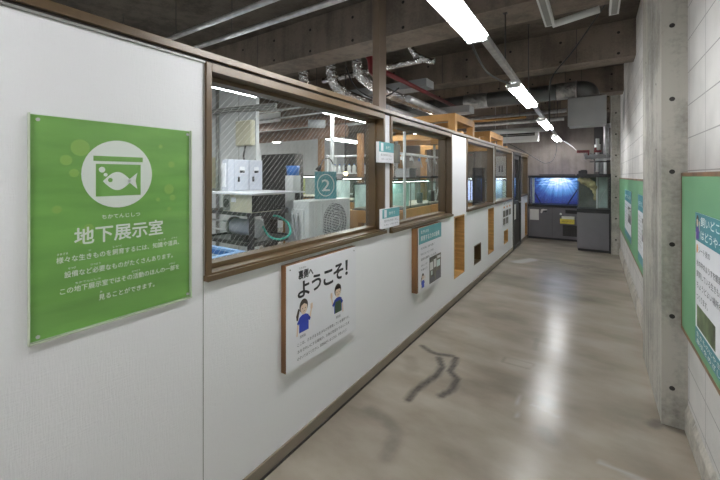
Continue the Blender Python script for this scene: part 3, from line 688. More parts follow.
# 1: big green acrylic poster
def green_poster():
    t = thing('wall_sign', (XL, .6315, 1.055), 'large green acrylic sign with a white fish tank symbol on the left wall', 'sign')
    Wd, Ht = .537, .705
    f = wallframe(XL, .363, 1.055)
    obj('print', MB().prism(rect(.002, .002, Wd - .002, Ht - .002), shift(f, 0, 0, .001), .004), mat('leaf green print', (.20, .425, .10, 1), .5, 0, .18, 3.2, 0, 1, (1, 1.0, 5)), t)
    b = MB()
    for (u, v, r) in ((.135, .608, .028), (.095, .565, .017), (.117, .523, .014), (.07, .405, .013), (.16, .335, .015), (.14, .295, .011), (.41, .63, .008),
                      (.455, .56, .013), (.445, .46, .02), (.46, .425, .012), (.445, .38, .008), (.40, .42, .008)):
        b.prism(oval(u, v, r), shift(f, 0, 0, .0052), .0006)
    obj('bubble_pattern', b, mat('pale green print', (.29, .50, .12, 1), .5, 0, .05), t)
    e = MB().prism(oval(.256, .520, .119, .121, 40), shift(f, 0, 0, .006), .0008)
    g = e
    g.m(1); f2 = shift(f, 0, 0, .0072)
    cu, cv, q = .256, .520, 1.26
    def sc(pts): return [(cu + a * q, cv + b * q) for a, b in pts]
    g.prism(sc(rect(-.066, .036, .066, .05)), f2, .0006)
    g.prism(sc(rect(-.06, -.062, .06, .028)), f2, .0006)
    g.m(0); f3 = shift(f, 0, 0, .008)
    fish = [(-.043 + .076 * k / 14, -.02 + .026 * math.sin(math.pi * k / 14)) for k in range(15)] + [(.033 - .076 * k / 14, -.02 - .026 * math.sin(math.pi * k / 14)) for k in range(1, 14)]
    g.prism(sc(fish), f3, .0005)
    g.prism(sc([(.022, -.02), (.05, .004), (.045, -.02), (.05, -.044)]), f3, .0005)
    g.prism(sc(oval(-.045, .012, .008)), f3, .0005); g.prism(sc(oval(-.036, -.002, .005)), f3, .0005)
    g.m(1).prism(sc(oval(-.024, -.017, .006)), shift(f, 0, 0, .0086), .0004)
    obj('fish_tank_symbol', g, [M_letwhite, mat('leaf green ink', (.20, .42, .10, 1), .5, 0, .05)], t)
    lettering('title_lettering', [('地下展示室', .118, .287, .30, .062)], M_letwhite, t, shift(f, 0, 0, .0056), .0008, .02)
    small = [('ちかてんじしつ', .20, .363, .13, .017),
             ('様々な生きものを飼育するには、知識や道具、', .068, .232, .42, .022), ('設備など必要なものがたくさんあります。', .09, .182, .37, .022),
             ('この地下展示室ではその活動のほんの一部を', .078, .130, .41, .022), ('見ることができます。', .19, .082, .195, .022),
             ('さまざま', .07, .257, .03, .008), ('せつび', .10, .207, .022, .008), ('い', .16, .257, .006, .008), ('しいく', .235, .257, .03, .008), ('ちしき', .40, .257, .03, .008),
             ('どうぐ', .455, .257, .025, .008), ('ひつよう', .165, .207, .03, .008), ('ちかてんじしつ', .12, .154, .075, .008), ('かつどう', .30, .154, .03, .008), ('いちぶ', .445, .154, .025, .008), ('み', .193, .106, .008, .008)]
    lettering('small_lettering', small, M_letwhite, t, shift(f, 0, 0, .0056), .0008, .012)
    obj('acrylic_cover', MB().prism(rect(0, 0, Wd, Ht), shift(f, 0, 0, .012), .004), M_acryl, t)
    eb = MB(); f5 = shift(f, 0, 0, .004)
    for r_ in (rect(-.004, -.004, 0, Ht + .001), rect(-.004, -.005, Wd + .004, 0), rect(Wd, 0, Wd + .004, Ht)): eb.prism(r_, f5, .012)
    obj('clear_edge', eb, mat('bright acrylic edge', (.60, .66, .52, 1), .3, 0, .05), t)
    for u, v in ((.018, .018), (Wd - .018, .018), (.018, Ht - .018), (Wd - .018, Ht - .018)):
        obj('screw', MB().disc(f[0] + f[1] * u + f[2] * v + f[3] * .016, (1, 0, 0), .0055, .004, 12), M_steel, t)
green_poster()

# 2: welcome board with the two staff drawings
def staff(mb, fr, cu, cv, s, woman):
    """flat printed figure; materials 0 skin 1 hair 2 shirt 3 apron 4 ink"""
    def P(m_, pts, lay): mb.m(m_).prism([(cu + a * s, cv + b_ * s) for a, b_ in pts], shift(fr, 0, 0, lay * .0003), .0004)
    if woman: P(1, [(-.30, .56), (-.36, .44), (-.42, .30), (-.40, .14), (-.32, .12), (-.28, .3), (-.22, .5)], 0)
    P(1, oval(0, .58, .24, .27), 0)
    P(0, oval(.01, .50, .19, .22), 1)
    P(1, [(-.22, .50), (-.23, .66), (-.1, .80), (.1, .80), (.22, .68), (.23, .5), (.18, .60), (.02, .68 if woman else .64), (-.14, .62)], 2)
    if not woman: P(1, rect(-.2, .62, .21, .74), 2)
    for a in (-.07, .09): P(4, oval(a, .50, .016, .024, 10), 3)
    P(4, [(-.04, .40), (.06, .40), (.04, .385), (-.02, .385)], 3)
    P(0, rect(-.06, .24, .07, .33), 0)
    P(2, [(-.26, .20), (-.1, .27), (.11, .27), (.27, .20), (.28, -.36), (-.26, -.36)], 1)
    if not woman: P(3, [(-.17, .12), (.18, .12), (.24, -.05), (.24, -.36), (-.22, -.36), (-.22, -.05)], 2)
    sg = 1 if woman else -1
    P(2, [(sg * .24, .20), (sg * .40, .04), (sg * .34, -.06), (sg * .22, .04)], 1)
    P(0, [(sg * .36, -.02), (sg * .40, .06), (sg * .47, .34), (sg * .41, .36), (sg * .31, .06)], 0)
    P(0, oval(sg * .45, .42, .07, .09, 14), 1); 
    for k in range(3): P(0, oval(sg * (.41 + .045 * k), .52 - .01 * abs(k - 1), .019, .06, 10), 1)
    P(2, [(-sg * .24, .20), (-sg * .38, .02), (-sg * .30, -.05), (-sg * .2, .06)], 1)
    P(0, [(-sg * .36, .0), (-sg * .30, -.04), (-sg * .34, -.44), (-sg * .41, -.44)], 0)
def welcome_board():
    t = thing('welcome_board', (XL, 1.82, .48), 'square white welcome board with two cartoon keepers on a wooden backing', 'sign')
    y0, y1, z0, z1 = 1.455, 2.165, .482, 1.075
    obj('wood_backing', MB().box(XL, -1.384, y0, y1, z0, z1), M_wood, t, bevel=.002)
    obj('face', MB().box(-1.384, -1.379, y0 + .003, y1 - .003, z0 + .003, z1 - .003), M_white, t)
    f = wallframe(-1.379, y0, z0); Wd = y1 - y0
    lettering('title_lettering', [('裏側へ', .10, .50, .13, .054), ('よ', .095, .395, .10, .105), ('う', .22, .405, .085, .108), ('こ', .335, .405, .095, .12), ('そ', .44, .415, .105, .12), ('！', .575, .42, .024, .125)], M_ink, t, f, .0006, .03)
    lettering('small_lettering', [('うらがわ', .105, .553, .06, .014), ('飼育員', .112, .158, .05, .018), ('飼育員', .465, .158, .05, .018),
                                  ('ここは、さまざまな生きものを飼育している場所です。', .09, .118, .53, .021),
                                  ('水をきれいにする機械や、お魚の世話をするところを', .09, .078, .53, .021), ('のぞいてみてください。飼育員がいるときは、手をふろう！', .09, .038, .50, .021)], M_inkgrey, t, f, .0006, .008)
    mb = MB(); staff(mb, shift(f, 0, 0, .0004), .145, .245, .155, True)
    obj('keeper_drawing', mb, [M_skin, M_hair, M_blueshirt, M_apron, M_ink], t)['label'] = 'drawing of a keeper with a ponytail waving'
    mb = MB(); staff(mb, shift(f, 0, 0, .0004), .485, .25, .155, False)
    obj('keeper_drawing', mb, [M_skin, M_hair, M_blueshirt, M_apron, M_ink], t)['label'] = 'drawing of a keeper in a dark green apron'
    for u, v in ((.03, .565), (Wd - .03, .565)): obj('screw', MB().disc(f[0] + f[1] * u + f[2] * v, (1, 0, 0), .004, .002, 8), M_dark, t)
welcome_board()

def print_photo(fr, u0, v0, u1, v1, parent):
    w, h = u1 - u0, v1 - v0; mb = MB().prism(rect(u0, v0, u1, v1), fr, .0006); f1 = shift(fr, 0, 0, .0007)
    def q(m_, a, b, c, d): mb.m(m_).prism(rect(u0 + w * a, v0 + h * b, u0 + w * c, v0 + h * d), f1, .0004)
    q(1, .04, .50, .30, .80); q(1, .36, .54, .58, .86); q(2, .62, .50, .92, .76); q(1, .66, .82, .96, .93); q(3, .0, .0, .45, .22); q(3, .55, .0, 1, .35); q(2, .12, .30, .26, .46)
    return obj('printed_photo', mb, [M_pic, M_offwhite, M_tankwater, M_inkgrey], parent)
# 3: smaller teal-topped information board
t = thing('information_board', (XL, 3.57, .46), 'upright board with a teal heading and a photo under the second window', 'sign')
y0, y1, z0, z1 = 3.2, 3.84, .462, 1.072
obj('wood_backing', MB().box(XL, -1.366, y0, y1, z0, z1), M_wood, t, bevel=.002)
obj('face', MB().box(-1.366, -1.360, y0 + .03, y1, z0, z1), M_white, t)
f = wallframe(-1.360, y0 + .03, z0)
obj('heading_band', MB().prism(rect(.0, .455, .61, .61), f, .0008), M_teal, t)
lettering('heading_lettering', [('生きものを', .05, .555, .2, .034), ('飼育するための設備', .05, .485, .50, .055)], M_letwhite, t, shift(f, 0, 0, .0008), .0006, .015)
lettering('small_lettering', [('水そうの水は、ろ過そうを通って', .05, .40, .36, .025), ('きれいになり、もどってきます。', .05, .345, .34, .025), ('温度も調節しています。', .05, .295, .42, .025), ('ポンプ', .05, .235, .16, .022), ('ろ過そう', .05, .195, .16, .022)], M_inkgrey, t, f, .0006, .01)
print_photo(f, .27, .02, .60, .285, t)
mb = MB(); staff(mb, f, .10, .07, .115, True); obj('keeper_drawing', mb, [M_skin, M_hair, M_blueshirt, M_apron, M_ink], t)

# small signs on the post between the first two windows
def small_sign(y0, y1, z0, z1, photo, label):
    t = thing('small_sign', (XL, (y0 + y1) / 2, z0), label, 'sign', 'small teal and white signs')
    obj('plate', MB().box(-1.403, -1.376, y0, y1, z0, z1), M_white, t, bevel=.001)
    f = wallframe(-1.376, y0, z0); w, h = y1 - y0, z1 - z0
    wt = w * (.62 if photo else 1)
    obj('heading_band', MB().prism(rect(0, h * .52, w * (.68 if photo else 1), h), f, .0006), M_teal, t)
    obj('number_tab', MB().prism(rect(.03, h * .56, .07, h * .95), shift(f, 0, 0, .0006), .0006), M_white, t)
    lettering('lettering', [('水そう', .11, h * .68, wt * .35, .03)], M_letwhite, t, shift(f, 0, 0, .0006), .0005, .01)
    lettering('small_lettering', [('生きもののくらし', .03, h * .33, wt * .8, .02), ('くわしくはこちら', .03, h * .14, wt * .8, .016)], M_inkgrey, t, f, .0006, .01)
    if photo: obj('printed_photo', MB().prism(rect(w * .68, 0, w, h), f, .0007), M_pic, t)
small_sign(2.49, 2.86, 1.675, 1.838, True, 'small teal and white sign with a photo, upper one on the post between windows')
small_sign(2.545, 2.85, 1.147, 1.303, False, 'small teal and white sign, lower one on the post between windows')
# photo chart near the door
t = thing('photo_chart', (XL, 7.7, .6), 'white chart with three dots and five small photos beside the dark door', 'sign')
obj('sheet', MB().box(XL, -1.412, 7.28, 8.17, .60, 1.085), M_white, t)
f = wallframe(-1.412, 7.28, .60)
mb = MB()
for k in range(3): mb.prism(rect(.06 + .28 * k, .19, .28 + .28 * k, .31), f, .0008)
for k in range(2): mb.prism(rect(.06 + .28 * k, .04, .28 + .28 * k, .16), f, .0008)
obj('printed_photos', mb, M_pic, t)
mb = MB()
for k in range(3): mb.prism(oval(.16 + .28 * k, .37, .05, .022), f, .0008)
obj('dots', mb, mat('orange print', (.65, .25, .06, 1), .5), t)
lettering('lettering', [('地下の水そう', .1, .425, .6, .035), ('写真でしょうかい', .1, .012, .5, .022)], M_inkgrey, t, f, .0006)

# ------------------------------------------------------------------ notice boards on the right wall (right = -y, up = +z, facing -x)
def rframe(x, y, z): return frame((x, y, z), (0, -1, 0), (0, 0, 1))
def notice_board(xw, xf, y0, y1, z0, z1, label):
    t = thing('notice_board', (xw, (y0 + y1) / 2, z0), label, 'notice board', 'green notice boards')
    obj('felt', MB().box(xf, xw, y0 + .01, y1 - .01, z0 + .01, z1 - .01), M_board, t)
    for a in ((y0, y1, z0, z0 + .022), (y0, y1, z1 - .022, z1), (y0, y0 + .022, z0 + .022, z1 - .022), (y1 - .022, y1, z0 + .022, z1 - .022)):
        obj('frame_rail', MB().box(xf - .002, xw, *a), M_wood, t, bevel=.002)
    return t
notice_board(.467, .432, .7, 3.02, .64, 1.588, 'green notice board with wooden frame in the right foreground')
notice_board(.41, .392, 4.3, 9.04, .55, 1.535, 'green notice board with wooden frame beyond the column')
# poster on the near board
t = thing('poster', (.429, 2.18, .71), 'poster with teal heading and a photo pinned on the near green board', 'poster')
obj('sheet', MB().box(.4265, .429, 1.77, 2.6, .71, 1.382), M_white, t)
f = rframe(.4265, 2.6, .71)
obj('heading_band', MB().prism(rect(0, .53, .83, .672), f, .0006), M_tealdk, t)
obj('footer_band', MB().prism(rect(0, 0, .83, .085), f, .0006), M_tealdk, t)
obj('printed_photo', MB().prism(rect(.035, .095, .38, .205), f, .0006), M_pic2, t)
mb = MB(); staff(mb, shift(f, 0, 0, .0008), .05, .575, .10, True); obj('keeper_drawing', mb, [M_skin, M_hair, mat('printed purple', (.12, .06, .35, 1), .5), M_apron, M_ink], t)
lettering('heading_lettering', [('飼いどころ', .12, .615, .42, .05), ('はどうやって？', .12, .55, .5, .05)], M_letwhite, t, shift(f, 0, 0, .0006), .0006, .015)
lettering('small_lettering', [('シート状の', .07, .475, .22, .035), ('水の中のようすを観察し、', .03, .405, .5, .036), ('飼育している生きものに', .03, .350, .5, .036), ('ちょうどよい場所を', .03, .295, .45, .036), ('つくります。', .03, .235, .22, .036)], M_inkgrey, t, f, .0006, .008)
lettering('footer_lettering', [('生きものにやさしい', .03, .048, .55, .028), ('展示をめざして', .03, .012, .5, .028)], M_letwhite, t, shift(f, 0, 0, .0006), .0006, .01)
obj('orange_mark', MB().prism(oval(.04, .49, .012, .022), f, .0007), mat('orange print mark', (.75, .35, .05, 1), .5), t)
def far_poster(y0, y1, z0, z1, label):
    t = thing('poster', (.39, (y0 + y1) / 2, z0), label, 'poster', 'posters on the far green board')
    obj('sheet', MB().box(.3865, .389, y0, y1, z0, z1), M_white, t)
    f = rframe(.3865, y1, z0); w, h = y1 - y0, z1 - z0
    obj('heading_band', MB().prism(rect(0, h * .76, w, h), f, .0006), M_tealdk, t)
    obj('footer_band', MB().prism(rect(0, 0, w, h * .13), f, .0006), M_tealdk, t)
    print_photo(f, w * .55, h * .36, w * .95, h * .68, t)
    lettering('heading_lettering', [('水そうのしくみ', w * .1, h * .84, w * .8, .06)], M_letwhite, t, shift(f, 0, 0, .0006), .0006, .01)
    lettering('small_lettering', [('水をきれいにたもつ', w * .06, h * (.66 - .06 * k), w * .45, .03) for k in range(8)], M_inkgrey, t, f, .0006)
far_poster(6.07, 7.3, .67, 1.36, 'teal headed poster on the far green board, left one')
far_poster(4.4, 5.15, .66, 1.37, 'teal headed poster on the far green board, right one beside the column')

# ------------------------------------------------------------------ fish tanks on grey cabinets at the end of the corridor
def cabinet_tank():
    t = thing('tank_cabinet', (-.87, 10.6, 0), 'wide grey cabinet under the blue tank, with papers and a yellow box', 'cabinet')
    obj('body', MB().box(-1.385, -.30, 10.3, 10.9, .05, .795), M_cab, t, bevel=.003)
    obj('plinth', MB().box(-1.38, -.31, 10.32, 10.88, 0, .05), M_black, t)
    obj('door_gap', MB().box(-.862, -.858, 10.298, 10.301, .06, .79), M_black, t)
    obj('opening', MB().box(-.585, -.33, 10.297, 10.301, .665, .75), M_black, t)
    obj('vent_grille', MB().box(-.64, -.31, 10.296, 10.301, .12, .385), M_dark, t)
    mb = MB()
    for k in range(13): mb.box(-.635, -.315, 10.292, 10.297, .13 + k * .02, .136 + k * .02)
    obj('vent_slats', mb, M_black, t)
    obj('cabinet_edge', MB().box(-1.40, -1.385, 10.29, 10.9, 0, .795), M_black, t)
    k = thing('aquarium', (-.87, 10.6, .795), 'wide glass tank with a glowing blue underwater backdrop on the grey cabinet', 'aquarium')
    obj('base_rim', MB().box(-1.39, -.30, 10.29, 10.9, .797, .862), M_black, k); obj('top_rim', MB().box(-1.39, -.30, 10.29, 10.9, 1.52, 1.58), M_black, k)
    obj('corner_post', MB().box(-1.375, -1.345, 10.3, 10.33, .86, 1.52), M_black, k)
    gl = MB().box(-1.34, -.32, 10.305, 10.313, .865, 1.518).box(-1.348, -1.34, 10.313, 10.85, .865, 1.518).box(-.32, -.312, 10.313, 10.85, .865, 1.518)
    obj('glass', gl, M_tankglass, k)
    bd = obj('underwater_backdrop', MB().box(-1.34, -.32, 10.84, 10.85, .865, 1.518), M_sea, k, loc=(-1.34, 10.84, .865))
    obj('white_tube', MB().box(-1.30, -1.255, 10.34, 10.38, .885, 1.515), M_pvc, k)
    for a, b in (((-1.25, 10.4, 1.15), (-1.13, 10.5, .87)), ((-.34, 10.4, 1.25), (-.55, 10.5, .87))):
        obj('brace', MB().tube([a, b], .012, 8), M_black, k)
    obj('tank_lamp', MB().box(-1.2, -.4, 10.86, 10.93, 1.585, 1.61).m(1).box(-1.15, -.45, 10.93, 10.94, 1.59, 1.605), [M_black, M_led], k)
    tag(obj('notice_sheet', MB().box(-1.348, -1.15, 10.2945, 10.299, .467, .732), M_paper, loc=(-1.25, 10.297, .467)), 'plain white notice sheet on the left door of the grey cabinet', 'notice')
    s = thing('fish_card', (-1.04, 10.297, .64), 'small white cut-out card with a dark fish shape on the grey cabinet', 'card')
    f = frame((-1.114, 10.299, .64), (1, 0, 0), (0, 0, 1))
    obj('card', MB().prism([(0, .02), (.02, .1), (.06, .11), (.15, .1), (.14, .085), (.06, .07), (.03, 0)], f, .003), M_paper, s)
    obj('fish', MB().prism([(.05, .03), (.07, .06), (.12, .075), (.145, .06), (.12, .03), (.09, .045)], shift(f, 0, 0, .003), .002), M_black, s)
    s = thing('leaflet_box', (-.54, 10.27, .42), 'yellow leaflet box with a white front strip on the grey cabinet', 'box')
    obj('box', MB().box(-.69, -.40, 10.235, 10.299, .42, .535), M_yellow, s)
    obj('leaflets', MB().box(-.66, -.40, 10.255, 10.295, .535, .60), M_paper, s)
    lettering('lettering', [('ご自由におとりください', -.67 + .54, .465 - .42, .25, .03)], M_ink, s, frame((-.54, 10.2345, .42), (1, 0, 0), (0, 0, 1)), .0006)
    obj('knob', MB().ball((-.68, 10.278, .645), .024), M_whitemetal, t)
cabinet_tank()
def tall_tank():
    t = thing('tank_cabinet', (-.03, 9.4, 0), 'narrower dark grey cabinet standing in front on the right, under the murky tank', 'cabinet')
    obj('body', MB().box(-.31, .232, 9.15, 9.75, .05, .80), M_cab, t, bevel=.003)
    obj('plinth', MB().box(-.295, .235, 9.17, 9.74, 0, .05), M_black, t)
    obj('side_strip', MB().box(.232, .262, 9.14, 9.75, 0, .80), M_black, t)
    k = thing('aquarium', (-.03, 9.4, .80), 'smaller murky glass tank with a tan diagonal shape on the front right cabinet', 'aquarium')
    obj('base_rim', MB().box(-.315, .262, 9.14, 9.75, .802, .885), M_black, k); obj('top_rim', MB().box(-.315, .262, 9.14, 9.75, 1.55, 1.61), M_black, k)
    gl = MB().box(-.31, .24, 9.15, 9.158, .885, 1.55).box(-.31, -.302, 9.158, 9.7, .885, 1.55).box(.232, .24, 9.158, 9.7, .885, 1.55)
    obj('glass', gl, M_tankglass, k)
    obj('corner_post', MB().box(.24, .262, 9.14, 9.2, .885, 1.55), M_black, k)
    obj('back_panel', MB().box(-.30, .232, 9.68, 9.70, .885, 1.55), mat('murky grey tank back', (.16, .165, .15, 1), .4, 0, .4, 3), k)
    obj('filter_column', MB().box(.02, .05, 9.4, 9.46, .885, 1.54).m(1).box(.06, .22, 9.6, 9.66, .885, 1.54), [M_pvc, M_tankwater], k)
    mb = MB().tube(smooth([(-.29, 9.30, 1.50), (-.2, 9.34, 1.46), (-.1, 9.38, 1.42), (-.03, 9.42, 1.33), (.0, 9.44, 1.2), (.0, 9.46, 1.05)], 5), .08, 14, True,
                   [.03 + .055 * math.sin(math.pi * min(1, k / 20)) + .01 * math.sin(k * 1.7) for k in range(26)])
    obj('tan_shape', mb, mat('mottled tan surface', (.50, .42, .24, 1), .8, 0, .5, 8, .6, 18), k)  # tan tapering tube slanting down through the tank
    obj('air_tube', MB().tube(smooth([(.19, 9.3, 1.3), (.12, 9.3, 1.15), (.07, 9.3, .95)], 5), .005, 6), M_pvc, k)
    tag(obj('filter_box', MB().box(-.29, -.13, 9.25, 9.4, 1.611, 1.68).box(-.25, -.14, 9.26, 9.38, 1.68, 1.70), M_black, loc=(-.2, 9.32, 1.611), bevel=.006), 'black filter box on top of the murky tank', 'filter box')
tall_tank()
# pipes and valves on the end wall, above the tall tank
t = thing('valve_pipework', (.15, 9.95, 1.9), 'grey pipes, flanges and red-handled valves above the murky tank', 'pipework')
obj('pipe', MB().tube(smooth([(.40, 10.0, 2.68), (.28, 9.95, 2.68), (.205, 9.92, 2.66), (.205, 9.9, 2.55), (.205, 9.9, 2.0)], 5), .05, 16), M_steel, t)
obj('pipe', MB().tube([(.045, 9.9, 1.66), (.045, 9.9, 2.4)], .035, 14), M_pvc, t)
obj('pipe', MB().tube([(-.2, 9.9, 2.0), (.26, 9.9, 2.0)], .055, 16), M_ductgrey, t)
obj('pipe', MB().tube([(.12, 9.9, 1.62), (.12, 9.9, 2.0)], .04, 14), M_ductgrey, t)
obj('pipe', MB().tube([(.0, 9.85, 1.92), (.40, 9.85, 1.95)], .025, 12), M_steel, t)
for x, r in ((-.2, .07), (-.06, .075), (.2, .085)): obj('flange', MB().tube([(x, 9.9, 2.0), (x + .03, 9.9, 2.0)], r, 18), M_ductgrey, t)
obj('coupling', MB().tube([(.045, 9.9, 2.15), (.045, 9.9, 2.27)], .055, 16), M_whitemetal, t)
obj('valve_handle', MB().box(-.34, -.10, 9.84, 9.88, 2.09, 2.15).tube([(-.12, 9.87, 2.0), (-.12, 9.87, 2.11)], .016, 8), M_red, t)
obj('valve_handle', MB().box(-.02, .12, 9.84, 9.88, 2.09, 2.14).box(-.01, .03, 9.84, 9.88, 2.14, 2.2), M_red, t)
obj('bracket', MB().box(-.1, .3, 9.86, 9.94, 1.87, 1.90).box(.26, .405, 9.88, 9.93, 1.98, 2.02), M_dark, t)
pipe('drain_pipe', [(.20, 10.9, 1.0), (.20, 10.9, 3.5)], .03, M_pvc, 'white vertical pipe on the end wall behind the murky tank', 'pipe')
tag(obj('dark_box', MB().box(-.02, .25, 11.2, 11.39, 0, 3.0), M_dark, loc=(.1, 11.3, 0)), 'dark narrow upright box on the end wall behind the pipes', 'cupboard')  # plain dark box standing against the end wall

# ------------------------------------------------------------------ machine room behind the partition
# chiller rack
t = thing('machine_rack', (-3.2, 2.8, 0), 'dark steel rack carrying the chiller, seen at the left of the first window', 'rack')
for (x, y, z) in ((-2.9, 2.51, 1.18), (-2.9, 3.21, 1.37), (-3.74, 2.51, 1.18), (-3.74, 3.21, 1.37)): obj('leg', MB().box(x, x + .04, y, y + .04, 0, z), M_dark, t)
mb = MB()
for z in (.84, 1.15): mb.box(-3.7, -2.9, 2.51, 2.545, z, z + .035).box(-2.895, -2.86, 2.55, 3.21, z, z + .035).box(-3.7, -2.9, 3.215, 3.25, z, z + .035).box(-3.74, -3.70, 2.55, 3.21, z, z + .035)
obj('rails', mb, M_dark, t)
obj('deck', MB().box(-3.7, -2.9, 2.55, 3.21, .845, .86), M_duct, t)
obj('shelf_plate', MB().box(-3.7, -2.9, 2.55, 3.21, 1.16, 1.185), M_dark, t)
t = thing('chiller', (-3.1, 2.8, 1.187), 'pale metal chiller with a dark slatted grille on the rack', 'chiller')
obj('casing', MB().box(-3.33, -2.865, 2.515, 2.95, 1.187, 1.372), M_beige, t, bevel=.004)
obj('front_panel', MB().box(-3.32, -3.2, 2.508, 2.516, 1.195, 1.365), M_lip, t)
obj('fan_ring', MB().tube([(-3.26, 2.506, 1.275), (-3.26, 2.512, 1.275)], .05, 20), M_dark, t)
obj('rating_plate', MB().box(-3.18, -3.11, 2.51, 2.516, 1.29, 1.34), M_white, t)
mb = MB()
for k in range(12): mb.box(-2.866, -2.855, 2.53 + k * .034, 2.548 + k * .034, 1.20, 1.36)
obj('grille', mb.m(0), M_dark, t)
obj('grille_backing', MB().box(-2.866, -2.862, 2.52, 2.945, 1.195, 1.365), M_black, t)
tag(obj('shelf_board', MB().box(-3.76, -2.80, 2.48, 3.27, 1.373, 1.39), M_white, loc=(-3.2, 2.8, 1.373)), 'white board lying on the chiller under the control cabinet', 'board')
t = thing('control_cabinet', (-3.6, 2.98, 1.391), 'pale lavender two-door control cabinet standing above the chiller', 'control cabinet')
obj('body', MB().box(-3.62, -3.5, 2.72, 3.25, 1.391, 1.765), M_lav, t, bevel=.004)
obj('side_strip', MB().box(-3.60, -3.54, 2.708, 2.72, 1.44, 1.72), M_white, t)
for y0, y1 in ((2.80, 3.015), (3.025, 3.24)):
    d_ = obj('door', MB().box(-3.5, -3.488, y0, y1, 1.40, 1.757), M_lav, t, bevel=.003)
    obj('gauge', MB().box(-3.488, -3.482, y0 + .07, y0 + .15, 1.60, 1.68).m(1).box(-3.482, -3.48, y0 + .075, y0 + .145, 1.605, 1.635), [M_white, M_black], d_)
    obj('handle', MB().box(-3.488, -3.47, y0 + .05, y0 + .065, 1.50, 1.56), M_dark, d_)
t = thing('junction_box', (-4.0, 3.4, 1.98), 'beige square junction box on the pale concrete pier', 'junction box')
obj('box', MB().box(-4.17, -3.84, 3.36, 3.437, 1.99, 2.34), M_beige, t, bevel=.012)
obj('cover', MB().box(-4.12, -3.845, 3.35, 3.36, 2.0, 2.33), M_beige, t, bevel=.004)
obj('cable', MB().tube(smooth([(-4.0, 3.40, 1.99), (-3.99, 3.36, 1.85), (-3.9, 3.3, 1.78), (-3.82, 3.25, 1.775)], 5), .012, 8), M_dark, t)
tag(obj('electric_panel', MB().box(-5.0, -4.72, 3.3, 3.437, 1.38, 1.85).m(1).box(-4.735, -4.73, 3.295, 3.3, 1.4, 1.83), [M_beige, M_dark], loc=(-4.86, 3.37, 1.38), bevel=.004), 'cream electric panel at the left edge of the first window', 'electric panel')
pipe('pier_conduit', [(-4.64, 3.41, 0), (-4.64, 3.41, 3.05)], .026, M_lip, 'grey vertical conduit on the pale pier in the first window', 'pipe')
mb = MB()
for k, zz in enumerate((2.58, 2.55, 2.52)):
    mb.tube(smooth([(-5.3, 3.38 - .02 * k, zz), (-4.7, 3.36 - .02 * k, zz - .03), (-4.2, 3.36 - .02 * k, zz - .04), (-3.8, 3.36, zz - .06), (-3.3, 3.3, zz - .1)], 5), .016, 8)
tag(obj('cable_bundle', mb, M_lip, loc=(-4.3, 3.36, 2.55)), 'bundle of grey cables running across the pale pier', 'cables')
# pump
t = thing('pump', (-3.1, 2.7, .865), 'grey cylindrical pump lying on the lower deck of the rack', 'pump')
obj('barrel', MB().tube([(-3.34, 2.68, 1.005), (-2.99, 2.68, 1.005)], .088, 24), M_lav, t)
obj('end_plate', MB().tube([(-2.99, 2.68, 1.005), (-2.955, 2.68, 1.005)], .1, 24), M_ductgrey, t)
obj('flange', MB().tube([(-3.36, 2.68, 1.005), (-3.33, 2.68, 1.005)], .105, 24), M_lip, t)
obj('foot', MB().box(-3.3, -3.05, 2.6, 2.76, .861, .93), M_dark, t)
obj('pipe', MB().tube([(-3.7, 2.62, 1.06), (-3.34, 2.62, 1.06)], .012, 8).tube([(-3.7, 2.62, .96), (-3.34, 2.62, .96)], .012, 8), M_whitemetal, t)
tag(obj('hose', MB().tube(smooth([(-2.94, 2.74, 1.02), (-2.82, 2.72, .93), (-2.72, 2.78, .9), (-2.66, 2.86, .95), (-2.74, 2.92, 1.05), (-2.86, 2.9, 1.12), (-2.9, 2.85, 1.13)], 7), .012, 10), M_hose, loc=(-2.8, 2.8, .9)), 'bright green hose looped beside the grey pump', 'hose')
# blue rimmed water tanks in front
def blue_tank(x0, x1, y0, y1, z, label):
    t = thing('water_tank', ((x0 + x1) / 2, (y0 + y1) / 2, 0), label, 'water tank', 'blue rimmed tanks')
    mb = MB().box(x0, x0 + .03, y0, y1, 0, z).box(x1 - .03, x1, y0, y1, 0, z).box(x0 + .03, x1 - .03, y0, y0 + .03, 0, z).box(x0 + .03, x1 - .03, y1 - .03, y1, 0, z).box(x0 + .03, x1 - .03, y0 + .03, y1 - .03, 0, .04)
    obj('shell', mb, M_bluetank, t)
    rim = MB()
    w = .05
    for a in ((x0 - .02, x0 + .03, y0 - .02, y1 + .02), (x1 - .03, x1 + .02, y0 - .02, y1 + .02), (x0 + .03, x1 - .03, y0 - .02, y0 + .03), (x0 + .03, x1 - .03, y1 - .03, y1 + .02)): rim.box(a[0], a[1], a[2], a[3], z, z + .02)
    obj('rim', rim, mat('light blue rim', (.30, .50, .82, 1), .4), t)
    obj('water', MB().box(x0 + .03, x1 - .03, y0 + .03, y1 - .03, .05, z - .04), M_water, t)
blue_tank(-3.6, -2.42, 1.25, 2.02, .92, 'blue rimmed water tank at the lower left of the first window, farther one')
blue_tank(-2.36, -1.7, .7, 1.62, .92, 'blue rimmed water tank at the lower left of the first window, nearer the glass')
t = thing('work_table', (-2.2, 2.75, 0), 'low pale table just behind the first window pane', 'table')
obj('top', MB().box(-2.5, -1.95, 2.2, 2.95, .84, .87), M_lip, t)
for (x, y) in ((-2.48, 2.22), (-2.0, 2.22), (-2.48, 2.9), (-2.0, 2.9)): obj('leg', MB().box(x, x + .03, y, y + .03, 0, .84), M_dark, t)
